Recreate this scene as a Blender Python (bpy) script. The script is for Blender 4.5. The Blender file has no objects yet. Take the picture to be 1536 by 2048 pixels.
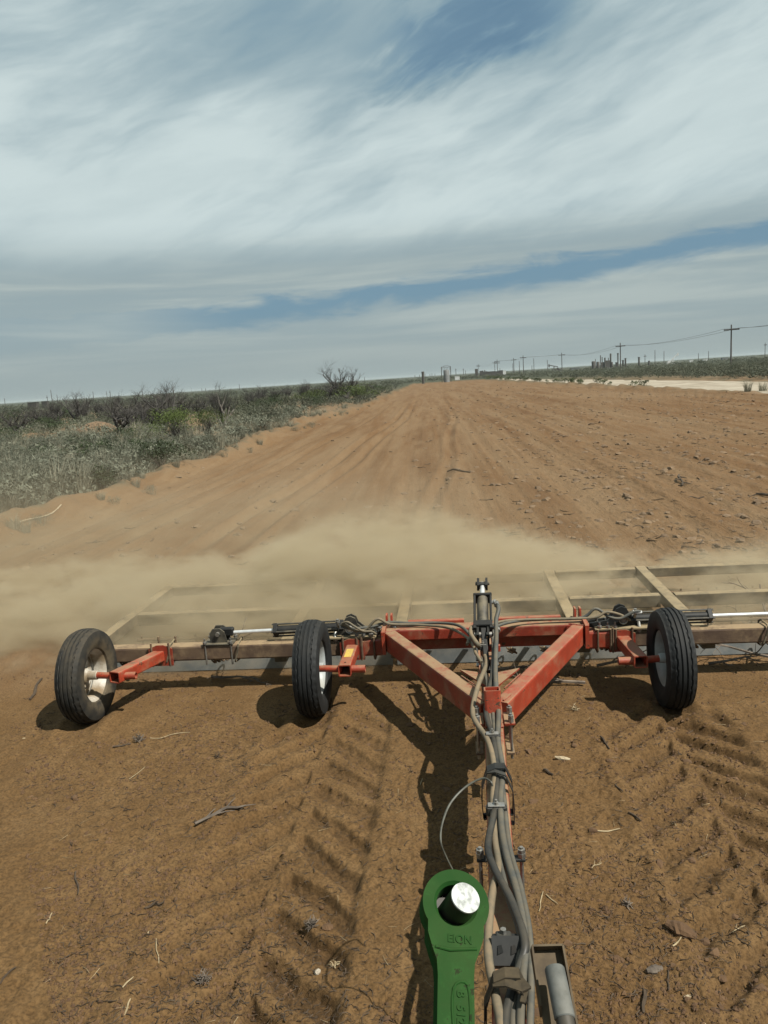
import bpy, math, random
import numpy as np
from mathutils import Vector, Matrix

random.seed(7)
rng = np.random.default_rng(7)
sc = bpy.context.scene
COL = sc.collection

# ------------------------------------------------------------------ camera, sky, sun, exposure
CAM_H = 2.5
FPX, CX, CY = 1550.0, 768.0, 1024.0
PITCH, ROLL, YAW = math.radians(9.75), math.radians(3.7), math.radians(5.4)
_f0 = Vector((-math.sin(YAW), math.cos(YAW), 0)); _r0 = Vector((math.cos(YAW), math.sin(YAW), 0)); _z = Vector((0, 0, 1))
C_F = _f0 * math.cos(PITCH) - _z * math.sin(PITCH)
_u = _z * math.cos(PITCH) + _f0 * math.sin(PITCH)
C_R = _r0 * math.cos(ROLL) - _u * math.sin(ROLL)
C_U = _u * math.cos(ROLL) + _r0 * math.sin(ROLL)
cam_d = bpy.data.cameras.new('camera'); cam = bpy.data.objects.new('camera', cam_d); COL.objects.link(cam)
cam.matrix_world = Matrix(((C_R.x, C_U.x, -C_F.x, 0), (C_R.y, C_U.y, -C_F.y, 0), (C_R.z, C_U.z, -C_F.z, CAM_H), (0, 0, 0, 1)))
cam_d.sensor_fit = 'VERTICAL'; cam_d.sensor_height = 36.0; cam_d.lens = FPX / 2048.0 * 36.0
cam_d.clip_start = 0.05; cam_d.clip_end = 20000
sc.camera = cam

TO_SUN = Vector((0.62, -0.34, 1.0)).normalized()
SUN_EL = math.asin(TO_SUN.z); SUN_AZ = math.atan2(TO_SUN.x, TO_SUN.y)
sun_d = bpy.data.lights.new('sun', 'SUN'); sun_d.energy = 5.0; sun_d.angle = math.radians(0.55); sun_d.color = (1.0, 0.955, 0.87)
sun = bpy.data.objects.new('sun', sun_d); COL.objects.link(sun)
sun.rotation_euler = TO_SUN.to_track_quat('Z', 'Y').to_euler()

sc.view_settings.view_transform = 'Standard'; sc.view_settings.look = 'None'
sc.view_settings.gamma = 1.0; sc.view_settings.exposure = 0.70
sc.view_settings.use_curve_mapping = False
sc.cycles.volume_bounces = 2
sc.cycles.max_bounces = 6; sc.cycles.diffuse_bounces = 3; sc.cycles.glossy_bounces = 2
sc.cycles.transparent_max_bounces = 8
sc.cycles.volume_step_rate = 1.0; sc.cycles.volume_max_steps = 128


class NT:
    """small helper round a node tree"""
    def __init__(s, tree): s.t = tree; s.n = tree.nodes; s.l = tree.links
    def new(s, typ, **kw):
        n = s.n.new(typ)
        for k, v in kw.items(): setattr(n, k, v)
        return n
    def link(s, a, b): s.l.new(a, b)
    def _in(s, sock, v):
        if isinstance(v, bpy.types.NodeSocket): s.l.new(v, sock)
        else: sock.default_value = v
    def math(s, op, a, b=0.0, c=0.0, clamp=False):
        n = s.n.new('ShaderNodeMath'); n.operation = op; n.use_clamp = clamp
        s._in(n.inputs[0], a); s._in(n.inputs[1], b); s._in(n.inputs[2], c)
        return n.outputs[0]
    def mix(s, f, a, b):
        n = s.n.new('ShaderNodeMix'); n.data_type = 'RGBA'
        s._in(n.inputs[0], f); s._in(n.inputs[6], a); s._in(n.inputs[7], b)
        return n.outputs[2]
    def noise(s, vec, scale, detail=4.0, rough=0.55, dist=0.0):
        n = s.n.new('ShaderNodeTexNoise'); n.inputs['Scale'].default_value = scale
        n.inputs['Detail'].default_value = detail; n.inputs['Roughness'].default_value = rough; n.inputs['Distortion'].default_value = dist
        if vec is not None: s.l.new(vec, n.inputs['Vector'])
        return n.outputs['Fac']
    def ramp(s, v, lo, hi, a=0.0, b=1.0, smooth=True):
        n = s.n.new('ShaderNodeMapRange'); n.interpolation_type = 'SMOOTHSTEP' if smooth else 'LINEAR'
        s._in(n.inputs['Value'], v)
        for k, x in (('From Min', lo), ('From Max', hi), ('To Min', a), ('To Max', b)): s._in(n.inputs[k], x)
        return n.outputs[0]
    def sep(s, v):
        n = s.n.new('ShaderNodeSeparateXYZ'); s.l.new(v, n.inputs[0]); return n.outputs
    def comb(s, x, y, z):
        n = s.n.new('ShaderNodeCombineXYZ')
        for i, v in enumerate((x, y, z)): s._in(n.inputs[i], v)
        return n.outputs[0]
    def mapping(s, v, loc=(0, 0, 0), rot=(0, 0, 0), scale=(1, 1, 1)):
        n = s.n.new('ShaderNodeMapping'); n.inputs['Location'].default_value = loc
        n.inputs['Rotation'].default_value = rot; n.inputs['Scale'].default_value = scale
        s.l.new(v, n.inputs['Vector']); return n.outputs[0]


def rgb(r, g, b): return (r, g, b, 1.0)
ALB = 0.86
def alb(r, g, b): return (r * ALB, g * ALB, b * ALB, 1.0)


def make_world():
    w = bpy.data.worlds.new('World'); sc.world = w; w.use_nodes = True
    t = NT(w.node_tree); t.n.clear()
    out = t.new('ShaderNodeOutputWorld'); bg = t.new('ShaderNodeBackground'); bg.inputs['Strength'].default_value = 0.059
    sky = t.new('ShaderNodeTexSky', sky_type='NISHITA'); sky.sun_disc = False
    sky.sun_elevation = SUN_EL; sky.sun_rotation = SUN_AZ; sky.air_density = 1.0; sky.dust_density = 2.0; sky.ozone_density = 1.0
    tc = t.new('ShaderNodeTexCoord'); d = tc.outputs['Generated']
    x, y, z = t.sep(d)
    el = t.math('MULTIPLY', t.math('ARCSINE', z), 5.72958)             # elevation, tens of degrees
    az = t.math('MULTIPLY', t.math('ARCTAN2', x, y), 5.72958)          # azimuth from +Y towards +X, tens of degrees
    p = t.comb(az, t.math('MULTIPLY', el, 1.25), 0.0)
    warp = t.new('ShaderNodeTexNoise'); warp.inputs['Scale'].default_value = 0.7; warp.inputs['Detail'].default_value = 4
    t.link(p, warp.inputs['Vector'])
    wv = t.new('ShaderNodeVectorMath', operation='MULTIPLY_ADD'); t.link(warp.outputs['Color'], wv.inputs[0])
    wv.inputs[1].default_value = (0.5, 0.38, 0.0); t.link(p, wv.inputs[2]); pw = wv.outputs[0]
    def layer(loc, rot, scale, sc_, det, ro, di=0.0):
        return t.noise(t.mapping(t.mapping(pw, rot=(0, 0, math.radians(rot))), loc=loc, scale=scale), sc_, det, ro, di)
    big = layer((3.4, 1.2, 0), -14, (0.42, 1.15, 1), 0.75, 4, 0.5)
    mid = layer((0.4, 2.3, 0), -22, (0.5, 1.6, 1), 1.25, 7, 0.56, 0.35)
    fib = layer((5.4, 0.3, 0), -30, (0.6, 2.2, 1), 2.4, 7, 0.58, 0.4)
    # a closed deck between about nine and eighteen degrees, thinner overhead with openings
    deck = t.math('MULTIPLY', t.ramp(el, 0.75, 1.1), t.ramp(el, 1.5, 2.3, 1.0, 0.0))
    # a clear opening high up, to the right of the middle
    ax = t.math('SUBTRACT', el, t.math('ADD', t.math('ADD', 2.17, t.math('MULTIPLY', az, 0.30)), t.math('ADD', t.math('MULTIPLY', t.math('SUBTRACT', mid, 0.5), 0.9), t.math('MULTIPLY', t.math('SUBTRACT', fib, 0.5), 0.8))))
    hole = t.math('MULTIPLY', t.ramp(t.math('ABSOLUTE', ax), 0.03, 0.36, 1.0, 0.0), t.ramp(t.math('ABSOLUTE', t.math('SUBTRACT', az, 0.25)), 0.25, 1.0, 1.0, 0.0))
    dens = t.math('ADD', t.math('ADD', t.math('MULTIPLY', big, 0.55), t.math('MULTIPLY', mid, 0.5)), t.math('MULTIPLY', fib, 0.17))
    dens = t.math('ADD', t.math('ADD', dens, 0.055), t.math('ADD', t.math('MULTIPLY', deck, 0.15), t.math('MULTIPLY', t.ramp(az, -1.9, -0.6, 1.0, 0.0), 0.07)))
    dens = t.math('SUBTRACT', dens, t.math('MULTIPLY', hole, 0.27))
    high = t.ramp(dens, 0.48, 0.88)
    veil = t.ramp(dens, 0.36, 0.62)
    # long clear band low over the horizon, frayed and closing towards the left
    bw = t.noise(t.comb(t.math('MULTIPLY', az, 0.5), t.math('MULTIPLY', el, 2.2), 0.0), 1.6, 6, 0.6, 0.6)
    bw2 = t.noise(t.comb(t.math('MULTIPLY', az, 1.5), t.math('MULTIPLY', el, 6.0), 3.0), 1.4, 5, 0.62, 0.8)
    bc = t.math('ADD', t.math('ADD', 0.615, t.math('MULTIPLY', az, 0.062)), t.math('MULTIPLY', t.math('SUBTRACT', bw, 0.5), 0.26))
    half = t.math('ADD', 0.050, t.math('MULTIPLY', t.math('SUBTRACT', bw2, 0.5), 0.17))
    up = t.ramp(t.math('SUBTRACT', el, bc), t.math('SUBTRACT', half, 0.025), t.math('ADD', half, 0.06))
    dn = t.ramp(t.math('SUBTRACT', bc, el), t.math('SUBTRACT', half, 0.03), t.math('ADD', half, 0.09))
    gap = t.math('MAXIMUM', t.math('MAXIMUM', up, dn), t.math('MULTIPLY', t.ramp(az, -2.5, -1.3, 1.0, 0.0), 0.85))
    lowst = t.noise(t.comb(t.math('MULTIPLY', az, 0.3), t.math('MULTIPLY', el, 4.2), 7.0), 1.3, 5, 0.58, 0.4)
    lowd = t.math('ADD', 0.30, t.math('MULTIPLY', t.ramp(lowst, 0.36, 0.66), 0.55))
    lowmix = t.ramp(el, 0.72, 1.15, 1.0, 0.0)
    sky_thin = rgb(2.8, 4.0, 4.6)
    clear = t.mix(0.25, rgb(1.55, 2.95, 4.0), sky.outputs['Color'])
    shade = layer((8.2, 4.1, 0), -12, (0.5, 1.8, 1), 1.1, 5, 0.55, 0.2)
    bright = t.math('ADD', t.math('MULTIPLY', high, 0.75), t.math('MULTIPLY', t.ramp(shade, 0.32, 0.68), 0.35))
    ccol = t.mix(bright, rgb(3.6, 4.6, 4.95), rgb(6.2, 7.25, 7.3))
    upper = t.mix(veil, t.mix(0.35, clear, sky_thin), t.mix(high, sky_thin, ccol))
    upper = t.mix(t.math('MULTIPLY', hole, t.ramp(dens, 0.22, 0.52, 0.65, 0.0)), upper, rgb(0.9, 1.85, 3.0))
    lower = t.mix(lowd, rgb(3.0, 3.95, 4.3), t.mix(t.ramp(lowst, 0.4, 0.7), rgb(3.9, 4.65, 4.65), rgb(4.7, 5.4, 5.25)))
    allc = t.mix(lowmix, upper, lower)
    allc = t.mix(gap, clear, allc)
    col = t.mix(t.math('MULTIPLY', t.ramp(el, 0.0, 0.52, 1.0, 0.0), 0.85), allc, rgb(3.45, 4.1, 4.1))
    t.link(col, bg.inputs['Color']); t.link(bg.outputs[0], out.inputs[0])


make_world()

# ------------------------------------------------------------------ geometry helpers
def ray(px, py):
    return (C_R * (px - CX) + C_U * (CY - py) + C_F * FPX).normalized()
def Pz(px, py, z=0.0):
    d = ray(px, py); return Vector((0, 0, CAM_H)) + d * ((z - CAM_H) / d.z)
def Py(px, py, y):
    d = ray(px, py); return Vector((0, 0, CAM_H)) + d * (y / d.y)
def horizon_y(px):
    return CY + (C_R.z * (px - CX) + C_F.z * FPX) / C_U.z

ORG = {}


def finish(name, mesh, mat, parent=None, origin=None, smooth=False):
    o = bpy.data.objects.new(name, mesh)
    if mat is not None and len(mesh.materials) == 0: mesh.materials.append(mat)
    if smooth: mesh.polygons.foreach_set('use_smooth', [True] * len(mesh.polygons))
    COL.objects.link(o)
    o.parent = parent
    return o


class MB:
    def __init__(s): s.v = []; s.f = []
    def add(s, vs, fs):
        n = len(s.v); s.v += [tuple(v) for v in vs]; s.f += [tuple(i + n for i in f) for f in fs]
    def box(s, c, size, R=None, ch=0.0):
        c = Vector(c); sx, sy, sz = (q / 2 for q in size)
        if ch <= 0:
            vs = [Vector((a * sx, b * sy, d * sz)) for a in (-1, 1) for b in (-1, 1) for d in (-1, 1)]
            fs = [(0, 1, 3, 2), (4, 6, 7, 5), (0, 4, 5, 1), (2, 3, 7, 6), (0, 2, 6, 4), (1, 5, 7, 3)]
        else:
            vs = []; fs = []
            idx = {}
            for a in (-1, 1):
                for b in (-1, 1):
                    for d in (-1, 1):
                        idx[a, b, d] = len(vs)
                        vs += [Vector((a * sx, b * (sy - ch), d * (sz - ch))), Vector((a * (sx - ch), b * sy, d * (sz - ch))), Vector((a * (sx - ch), b * (sy - ch), d * sz))]
            def q(l):
                n = (vs[l[1]] - vs[l[0]]).cross(vs[l[2]] - vs[l[1]])
                m = sum((vs[i] for i in l), Vector()) / len(l)
                fs.append(tuple(l) if n.dot(m) > 0 else tuple(reversed(l)))
            for a in (-1, 1):
                q([idx[a, -1, -1], idx[a, 1, -1], idx[a, 1, 1], idx[a, -1, 1]])
                q([idx[-1, a, -1] + 1, idx[1, a, -1] + 1, idx[1, a, 1] + 1, idx[-1, a, 1] + 1])
                q([idx[-1, -1, a] + 2, idx[1, -1, a] + 2, idx[1, 1, a] + 2, idx[-1, 1, a] + 2])
                for b in (-1, 1):
                    q([idx[a, b, -1], idx[a, b, 1], idx[a, b, 1] + 1, idx[a, b, -1] + 1])
                    q([idx[a, -1, b], idx[a, 1, b], idx[a, 1, b] + 2, idx[a, -1, b] + 2])
                    q([idx[-1, a, b] + 1, idx[1, a, b] + 1, idx[1, a, b] + 2, idx[-1, a, b] + 2])
                    for d in (-1, 1):
                        i = idx[a, b, d]; q([i, i + 1, i + 2])
        if R is not None: vs = [R @ v for v in vs]
        s.add([v + c for v in vs], fs)
    def sweep(s, loops, closed=False, caps=True):
        n = len(loops[0]); b = len(s.v); m = len(loops)
        for L in loops: s.v += [tuple(p) for p in L]
        for i in range(m if closed else m - 1):
            for j in range(n):
                a = b + i * n; c = b + ((i + 1) % m) * n; k = (j + 1) % n
                s.f.append((a + j, a + k, c + k, c + j))
        if caps and not closed:
            s.f.append(tuple(b + j for j in reversed(range(n)))); s.f.append(tuple(b + (m - 1) * n + j for j in range(n)))
    def beam(s, p0, p1, w, h, up=(0, 0, 1), rad=0.012, hollow=0.0, segs=2):
        """rectangular tube from p0 to p1 (centre line), w across, h along up"""
        p0, p1 = Vector(p0), Vector(p1); d = (p1 - p0).normalized(); up = Vector(up)
        side = d.cross(up).normalized(); u = side.cross(d).normalized()
        def prof(w, h, r):
            pts = []
            for cx, cy, a0 in ((w / 2 - r, h / 2 - r, 0), (-w / 2 + r, h / 2 - r, 90), (-w / 2 + r, -h / 2 + r, 180), (w / 2 - r, -h / 2 + r, 270)):
                for i in range(segs + 1):
                    a = math.radians(a0 + 90 * i / segs); pts.append((cx + r * math.cos(a), cy + r * math.sin(a)))
            return pts
        P = prof(w, h, rad)
        L = [[p + side * a + u * b for a, b in P] for p in (p0, p1)]
        if hollow <= 0: s.sweep(L)
        else:
            Q = prof(w - 2 * hollow, h - 2 * hollow, max(rad - hollow, 0.002))
            I0 = [p0 + side * a + u * b for a, b in Q]; I1 = [p1 + side * a + u * b for a, b in Q]
            s.sweep([I1, I0, L[0], L[1], I1][0:4] + [I1], caps=False)
    def tube(s, pts, r, n=8, caps=True, smooth=0, closed=False):
        pts = [Vector(p) for p in pts]
        if smooth: pts = catmull(pts, smooth, closed)
        m = len(pts); loops = []
        prev = None
        for i, p in enumerate(pts):
            if closed: t = (pts[(i + 1) % m] - pts[i - 1]).normalized()
            else: t = (pts[min(i + 1, m - 1)] - pts[max(i - 1, 0)]).normalized()
            if prev is None:
                a = Vector((0, 0, 1)) if abs(t.z) < 0.9 else Vector((1, 0, 0))
                nrm = t.cross(a).normalized()
            else:
                nrm = (prev - t * prev.dot(t))
                nrm = nrm.normalized() if nrm.length > 1e-6 else t.orthogonal().normalized()
            prev = nrm; b = t.cross(nrm)
            rr = r[i * (len(r) - 1) // max(m - 1, 1)] if isinstance(r, (list, tuple)) else r
            loops.append([p + (nrm * math.cos(q) + b * math.sin(q)) * rr for q in [2 * math.pi * j / n for j in range(n)]])
        s.sweep(loops, closed=closed, caps=caps)
    def cyl(s, p0, p1, r, n=16, ch=0.0):
        p0, p1 = Vector(p0), Vector(p1)
        if ch:
            d = (p1 - p0).normalized() * ch
            s.tube([p0, p0 + d, p1 - d, p1], [r - ch, r, r, r - ch], n)
        else: s.tube([p0, p1], r, n)
    def lathe(s, prof, o, axis, n=32, closed=False):
        """prof: (radius, along); closed joins the profile's last point to its first"""
        o = Vector(o); ax = Vector(axis).normalized(); e = ax.orthogonal().normalized(); g = ax.cross(e)
        loops = [[o + ax * z + (e * math.cos(q) + g * math.sin(q)) * r for r, z in prof] for q in [2 * math.pi * j / n for j in range(n)]]
        b = len(s.v); m = len(prof)
        for L in loops: s.v += [tuple(p) for p in L]
        for i in range(n):
            for j in range(m if closed else m - 1):
                a = b + i * m; c = b + ((i + 1) % n) * m; k = (j + 1) % m
                s.f.append((a + j, c + j, c + k, a + k))
    def plate(s, poly, o, X, Y, th):
        """flat polygon in the plane X, Y about o, with thickness"""
        o = Vector(o); X = Vector(X).normalized(); Y = Vector(Y).normalized(); N = X.cross(Y).normalized() * (th / 2)
        a = [o + X * p[0] + Y * p[1] - N for p in poly]; b = [o + X * p[0] + Y * p[1] + N for p in poly]
        s.sweep([a, b])
    def build(s, name, mat, parent=None, smooth=False, flat_angle=None):
        me = bpy.data.meshes.new(name)
        off = Vector(ORG.get(parent.name, (0, 0, 0))) if parent is not None else Vector((0, 0, 0))
        me.from_pydata([(v[0] - off.x, v[1] - off.y, v[2] - off.z) for v in s.v], [], s.f)
        me.update()
        o = finish(name, me, mat, parent)
        if smooth:
            me.polygons.foreach_set('use_smooth', [True] * len(me.polygons))
            try: me.set_sharp_from_angle(angle=math.radians(flat_angle or 40))
            except Exception: pass
        ORG[o.name] = tuple(off)
        return o


def catmull(P, k, closed=False):
    out = []; n = len(P)
    rngi = range(n) if closed else range(n - 1)
    for i in rngi:
        a = P[i - 1] if (closed or i > 0) else P[0]
        b = P[i]; c = P[(i + 1) % n]; d = P[(i + 2) % n] if (closed or i + 2 < n) else P[-1]
        for j in range(k):
            t = j / k
            out.append(0.5 * ((2 * b) + (c - a) * t + (2 * a - 5 * b + 4 * c - d) * t * t + (3 * b - a - 3 * c + d) * t ** 3))
    if not closed: out.append(P[-1])
    return out


def empty(name, loc, label, cat, group=None):
    o = bpy.data.objects.new(name, None); o.location = loc; o.empty_display_size = 0.1; COL.objects.link(o)
    ORG[o.name] = tuple(loc)
    tag(o, label, cat, group)
    return o


def tag(o, label, cat, group=None):
    o['label'] = label; o['category'] = cat
    if group: o['group'] = group
    return o


# ------------------------------------------------------------------ noise for terrain (vectorised)
def _hash(ix, iy, seed):
    h = (ix.astype(np.int64) * 374761393 + iy.astype(np.int64) * 668265263 + seed * 974711) & 0xFFFFFFFF
    h = ((h ^ (h >> 13)) * 1274126177) & 0xFFFFFFFF
    h = (h ^ (h >> 16)) & 0xFFFFFF
    return h / float(0xFFFFFF)
def vnoise(x, y, seed=0):
    x = np.asarray(x, float); y = np.asarray(y, float)
    ix = np.floor(x); iy = np.floor(y); fx = x - ix; fy = y - iy
    fx = fx * fx * fx * (fx * (fx * 6 - 15) + 10); fy = fy * fy * fy * (fy * (fy * 6 - 15) + 10)
    a = _hash(ix, iy, seed); b = _hash(ix + 1, iy, seed); c = _hash(ix, iy + 1, seed); d = _hash(ix + 1, iy + 1, seed)
    return (a + (b - a) * fx + (c - a) * fy + (a - b - c + d) * fx * fy) * 2 - 1
def fbm(x, y, seed=0, oct=4, gain=0.5):
    s = 0; a = 1; t = 0
    for i in range(oct):
        s = s + a * vnoise(x, y, seed + i * 17); t += a; a *= gain; x = x * 2.03 + 1.7; y = y * 2.03 - 0.9
    return s / t
def sstep(a, b, x):
    t = np.clip((x - a) / (b - a), 0, 1); return t * t * (3 - 2 * t)


def lateral(x, y): return x + 0.027 * y
def edge_left(v):
    base = np.interp(v, [0, 10, 14, 20, 48, 60, 71, 270, 400], [-9.4, -8.9, -8.4, -8.0, -8.0, -7.0, -6.2, -5.6, -5.6])
    return base + 0.6 * vnoise(v * 0.3, v * 0 + 3.3, 5) + 0.28 * vnoise(v * 1.1, v * 0 + 8.1, 6)
def edge_right(v):
    return np.interp(v, [0, 47, 100, 185, 400], [19.6, 19.5, 18.9, 18.6, 18.4]) + 0.4 * vnoise(v * 0.3, v * 0 + 1.3, 9)
def road_edges(v):
    a = np.interp(v, [0, 47, 100, 185, 260, 400], [20.6, 20.5, 20.3, 20.0, 20.5, 24])
    b = np.interp(v, [0, 60, 100, 180, 260, 400], [32, 31, 29.5, 25.5, 24.0, 27])
    return a + 0.3 * vnoise(v * 0.4, v * 0 + 2.2, 11), b + 0.5 * vnoise(v * 0.25, v * 0 + 4.2, 12)
STRIP_END = 285.0


def strip_mask(x, y):
    u = lateral(x, y)
    return sstep(0, 0.5, u - edge_left(y)) * sstep(0, 0.6, edge_right(y) - u) * sstep(0, 8, STRIP_END + 6 * vnoise(x * 0.2, x * 0, 3) - y)


def lug_track(x, y, xc, seed):
    s = x - xc + 0.012 * vnoise(y * 2.2, y * 0, seed)
    pitch = 0.29
    wob = 0.035 * vnoise(x * 5, y * 5, seed + 1) + 0.012 * vnoise(x * 19, y * 19, seed + 7)
    q = y + np.abs(s) * 0.9 + wob + np.where(s < 0, pitch * 0.5, 0)
    ph = (q / pitch) % 1.0
    trough = sstep(0.10, 0.36, ph) * (1 - sstep(0.60, 0.78, ph))
    a = np.abs(s)
    reach = sstep(0.015, 0.06, a) * (1 - sstep(0.37, 0.47, a))
    strength = 0.75 + 0.35 * vnoise(x * 1.4, y * 1.4, seed + 2)
    strength = strength * np.where(s < 0, 0.85, 1.0)
    band = 1 - sstep(0.42, 0.55, a)
    along = sstep(0.2, 0.9, y) * (1 - sstep(5.2, 5.75, y))
    crumble = 0.012 * fbm(x * 28, y * 28, seed + 4, 3) * trough
    ridge = 0.016 * sstep(0.4, 0.46, a) * (1 - sstep(0.46, 0.6, a))
    h = along * (-(0.058 * trough * reach * strength) + band * -0.006 + ridge + crumble)
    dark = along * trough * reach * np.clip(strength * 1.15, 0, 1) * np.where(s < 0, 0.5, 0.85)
    return h, dark


def height(x, y, detail=True):
    x = np.asarray(x, float); y = np.asarray(y, float)
    u = lateral(x, y); r = np.hypot(x, y)
    m = strip_mask(x, y)
    h = 0.05 * fbm(x * 0.08, y * 0.08, 21, 3) * sstep(6, 20, r)
    h = h + 0.9 * fbm(x * 0.004, y * 0.004, 22, 3) * sstep(300, 900, r)
    # scrub hummocks
    a, b = road_edges(y)
    roadm = sstep(-0.2, 0.6, u - a) * sstep(-0.2, 0.6, b - u) * sstep(20, 25, y)
    hum = (0.16 + 0.20 * fbm(x * 0.35, y * 0.35, 31, 4) + 0.10 * np.abs(fbm(x * 1.1, y * 1.1, 32, 3))) * (1 - m) * (1 - roadm) * sstep(1.5, 4, r)
    h = h + hum * (1 - sstep(150, 400, r) * 0.5)
    h = h + 0.10 * roadm * 0
    # low push-up berm along the right edge
    berm = np.exp(-((u - (19.0 + 0.5 * vnoise(y * 0.15, y * 0, 41))) / 0.8) ** 2) * (0.22 + 0.3 * np.maximum(0, fbm(x * 0.25, y * 0.18, 42, 3))) * sstep(20, 34, y) * (1 - sstep(240, 280, y))
    h = h + berm
    # lip along the left edge
    h = h + (0.20 + 0.12 * vnoise(y * 0.3, y * 0, 45)) * np.exp(-((u - edge_left(y) - 0.25) / 0.42) ** 2) * sstep(8, 14, y)
    if not detail: return h
    behind = sstep(6.2, 7.4, y)
    rows = (0.55 * vnoise(u * 1.4, y * 0.035, 51) + 0.35 * vnoise(u * 3.3, y * 0.06, 52) + 0.22 * vnoise(u * 7.5, y * 0.12, 53))
    rough_side = sstep(0.5, 4.5, u)
    h = h + m * behind * rows * (0.045 + 0.055 * rough_side)
    h = h + m * behind * rough_side * (0.040 * fbm(x * 2.2, y * 1.3, 61, 4, 0.6) + 0.03 * np.abs(fbm(x * 5.5, y * 4.0, 62, 3)))
    # two old wheel ruts curving on the left of the strip
    for off, dep in ((-3.0, 0.075), (-2.35, 0.065), (-4.7, 0.06), (-5.5, 0.05), (0.6, 0.04), (-6.4, 0.05)):
        c = off + 0.9 * sstep(26, 50, y) - 0.8 * (1 - sstep(11, 26, y))
        d = u - c
        h = h + m * sstep(10, 14, y) * (1 - sstep(60, 110, y)) * (-dep * np.exp(-(d / 0.12) ** 2) + 0.6 * dep * np.exp(-((np.abs(d) - 0.24) / 0.09) ** 2))
    # freshly crossed soil in front of the drag
    front = m * (1 - sstep(5.6, 6.6, y))
    h = h + front * (0.010 * fbm(x * 2.5, y * 2.5, 71, 3) + 0.009 * vnoise(x * 5.0, y * 0.8, 72) * 0.7)
    h = h + (lug_track(x, y, -1.0, 81)[0] + lug_track(x, y, 1.36, 91)[0]) * m
    near = 1 - sstep(9, 30, r)
    clump = np.clip(0.5 + 1.4 * fbm(x * 1.3, y * 1.3, 75, 3), 0.1, 1.3)
    h = h + near * m * (0.0065 * fbm(x * 17, y * 17, 73, 3, 0.65) * clump + 0.007 * np.maximum(0, vnoise(x * 42, y * 42, 74)) * clump)
    # soil heaved up in front of the drag and behind the tyres
    for wx in (-2.95, -1.13, 1.5):
        h = h + 0.045 * np.exp(-((np.abs(x - wx) - 0.17) / 0.07) ** 2 - ((y - 5.45) / 0.25) ** 2) - 0.03 * np.exp(-((x - wx) / 0.1) ** 2 - ((y - 5.75) / 0.35) ** 2)
    return h


def zat(x, y, detail=True): return float(height(np.array([x]), np.array([y]), detail)[0])


def np_mesh(name, V, F, mat, attrs=None, smooth=True):
    """V (n,3) float, F (m,3|4) int"""
    me = bpy.data.meshes.new(name)
    V = np.ascontiguousarray(V, np.float32); F = np.ascontiguousarray(F, np.int32)
    me.vertices.add(len(V)); me.vertices.foreach_set('co', V.ravel())
    k = F.shape[1]
    me.loops.add(F.size); me.loops.foreach_set('vertex_index', F.ravel())
    me.polygons.add(len(F)); me.polygons.foreach_set('loop_start', np.arange(0, F.size, k, dtype=np.int32))
    me.polygons.foreach_set('use_smooth', np.full(len(F), smooth))
    me.update(calc_edges=True)
    for an, arr in (attrs or {}).items():
        at = me.attributes.new(an, 'FLOAT', 'POINT'); at.data.foreach_set('value', np.ascontiguousarray(arr, np.float32))
    me.materials.append(mat)
    return me


# ------------------------------------------------------------------ materials
def new_mat(name):
    m = bpy.data.materials.new(name); m.use_nodes = True
    t = NT(m.node_tree); bsdf = t.n['Principled BSDF']
    return m, t, bsdf


def soil_nodes(t, bsdf, kind='soil'):
    tc = t.new('ShaderNodeTexCoord'); o = tc.outputs['Object']
    return o


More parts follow.
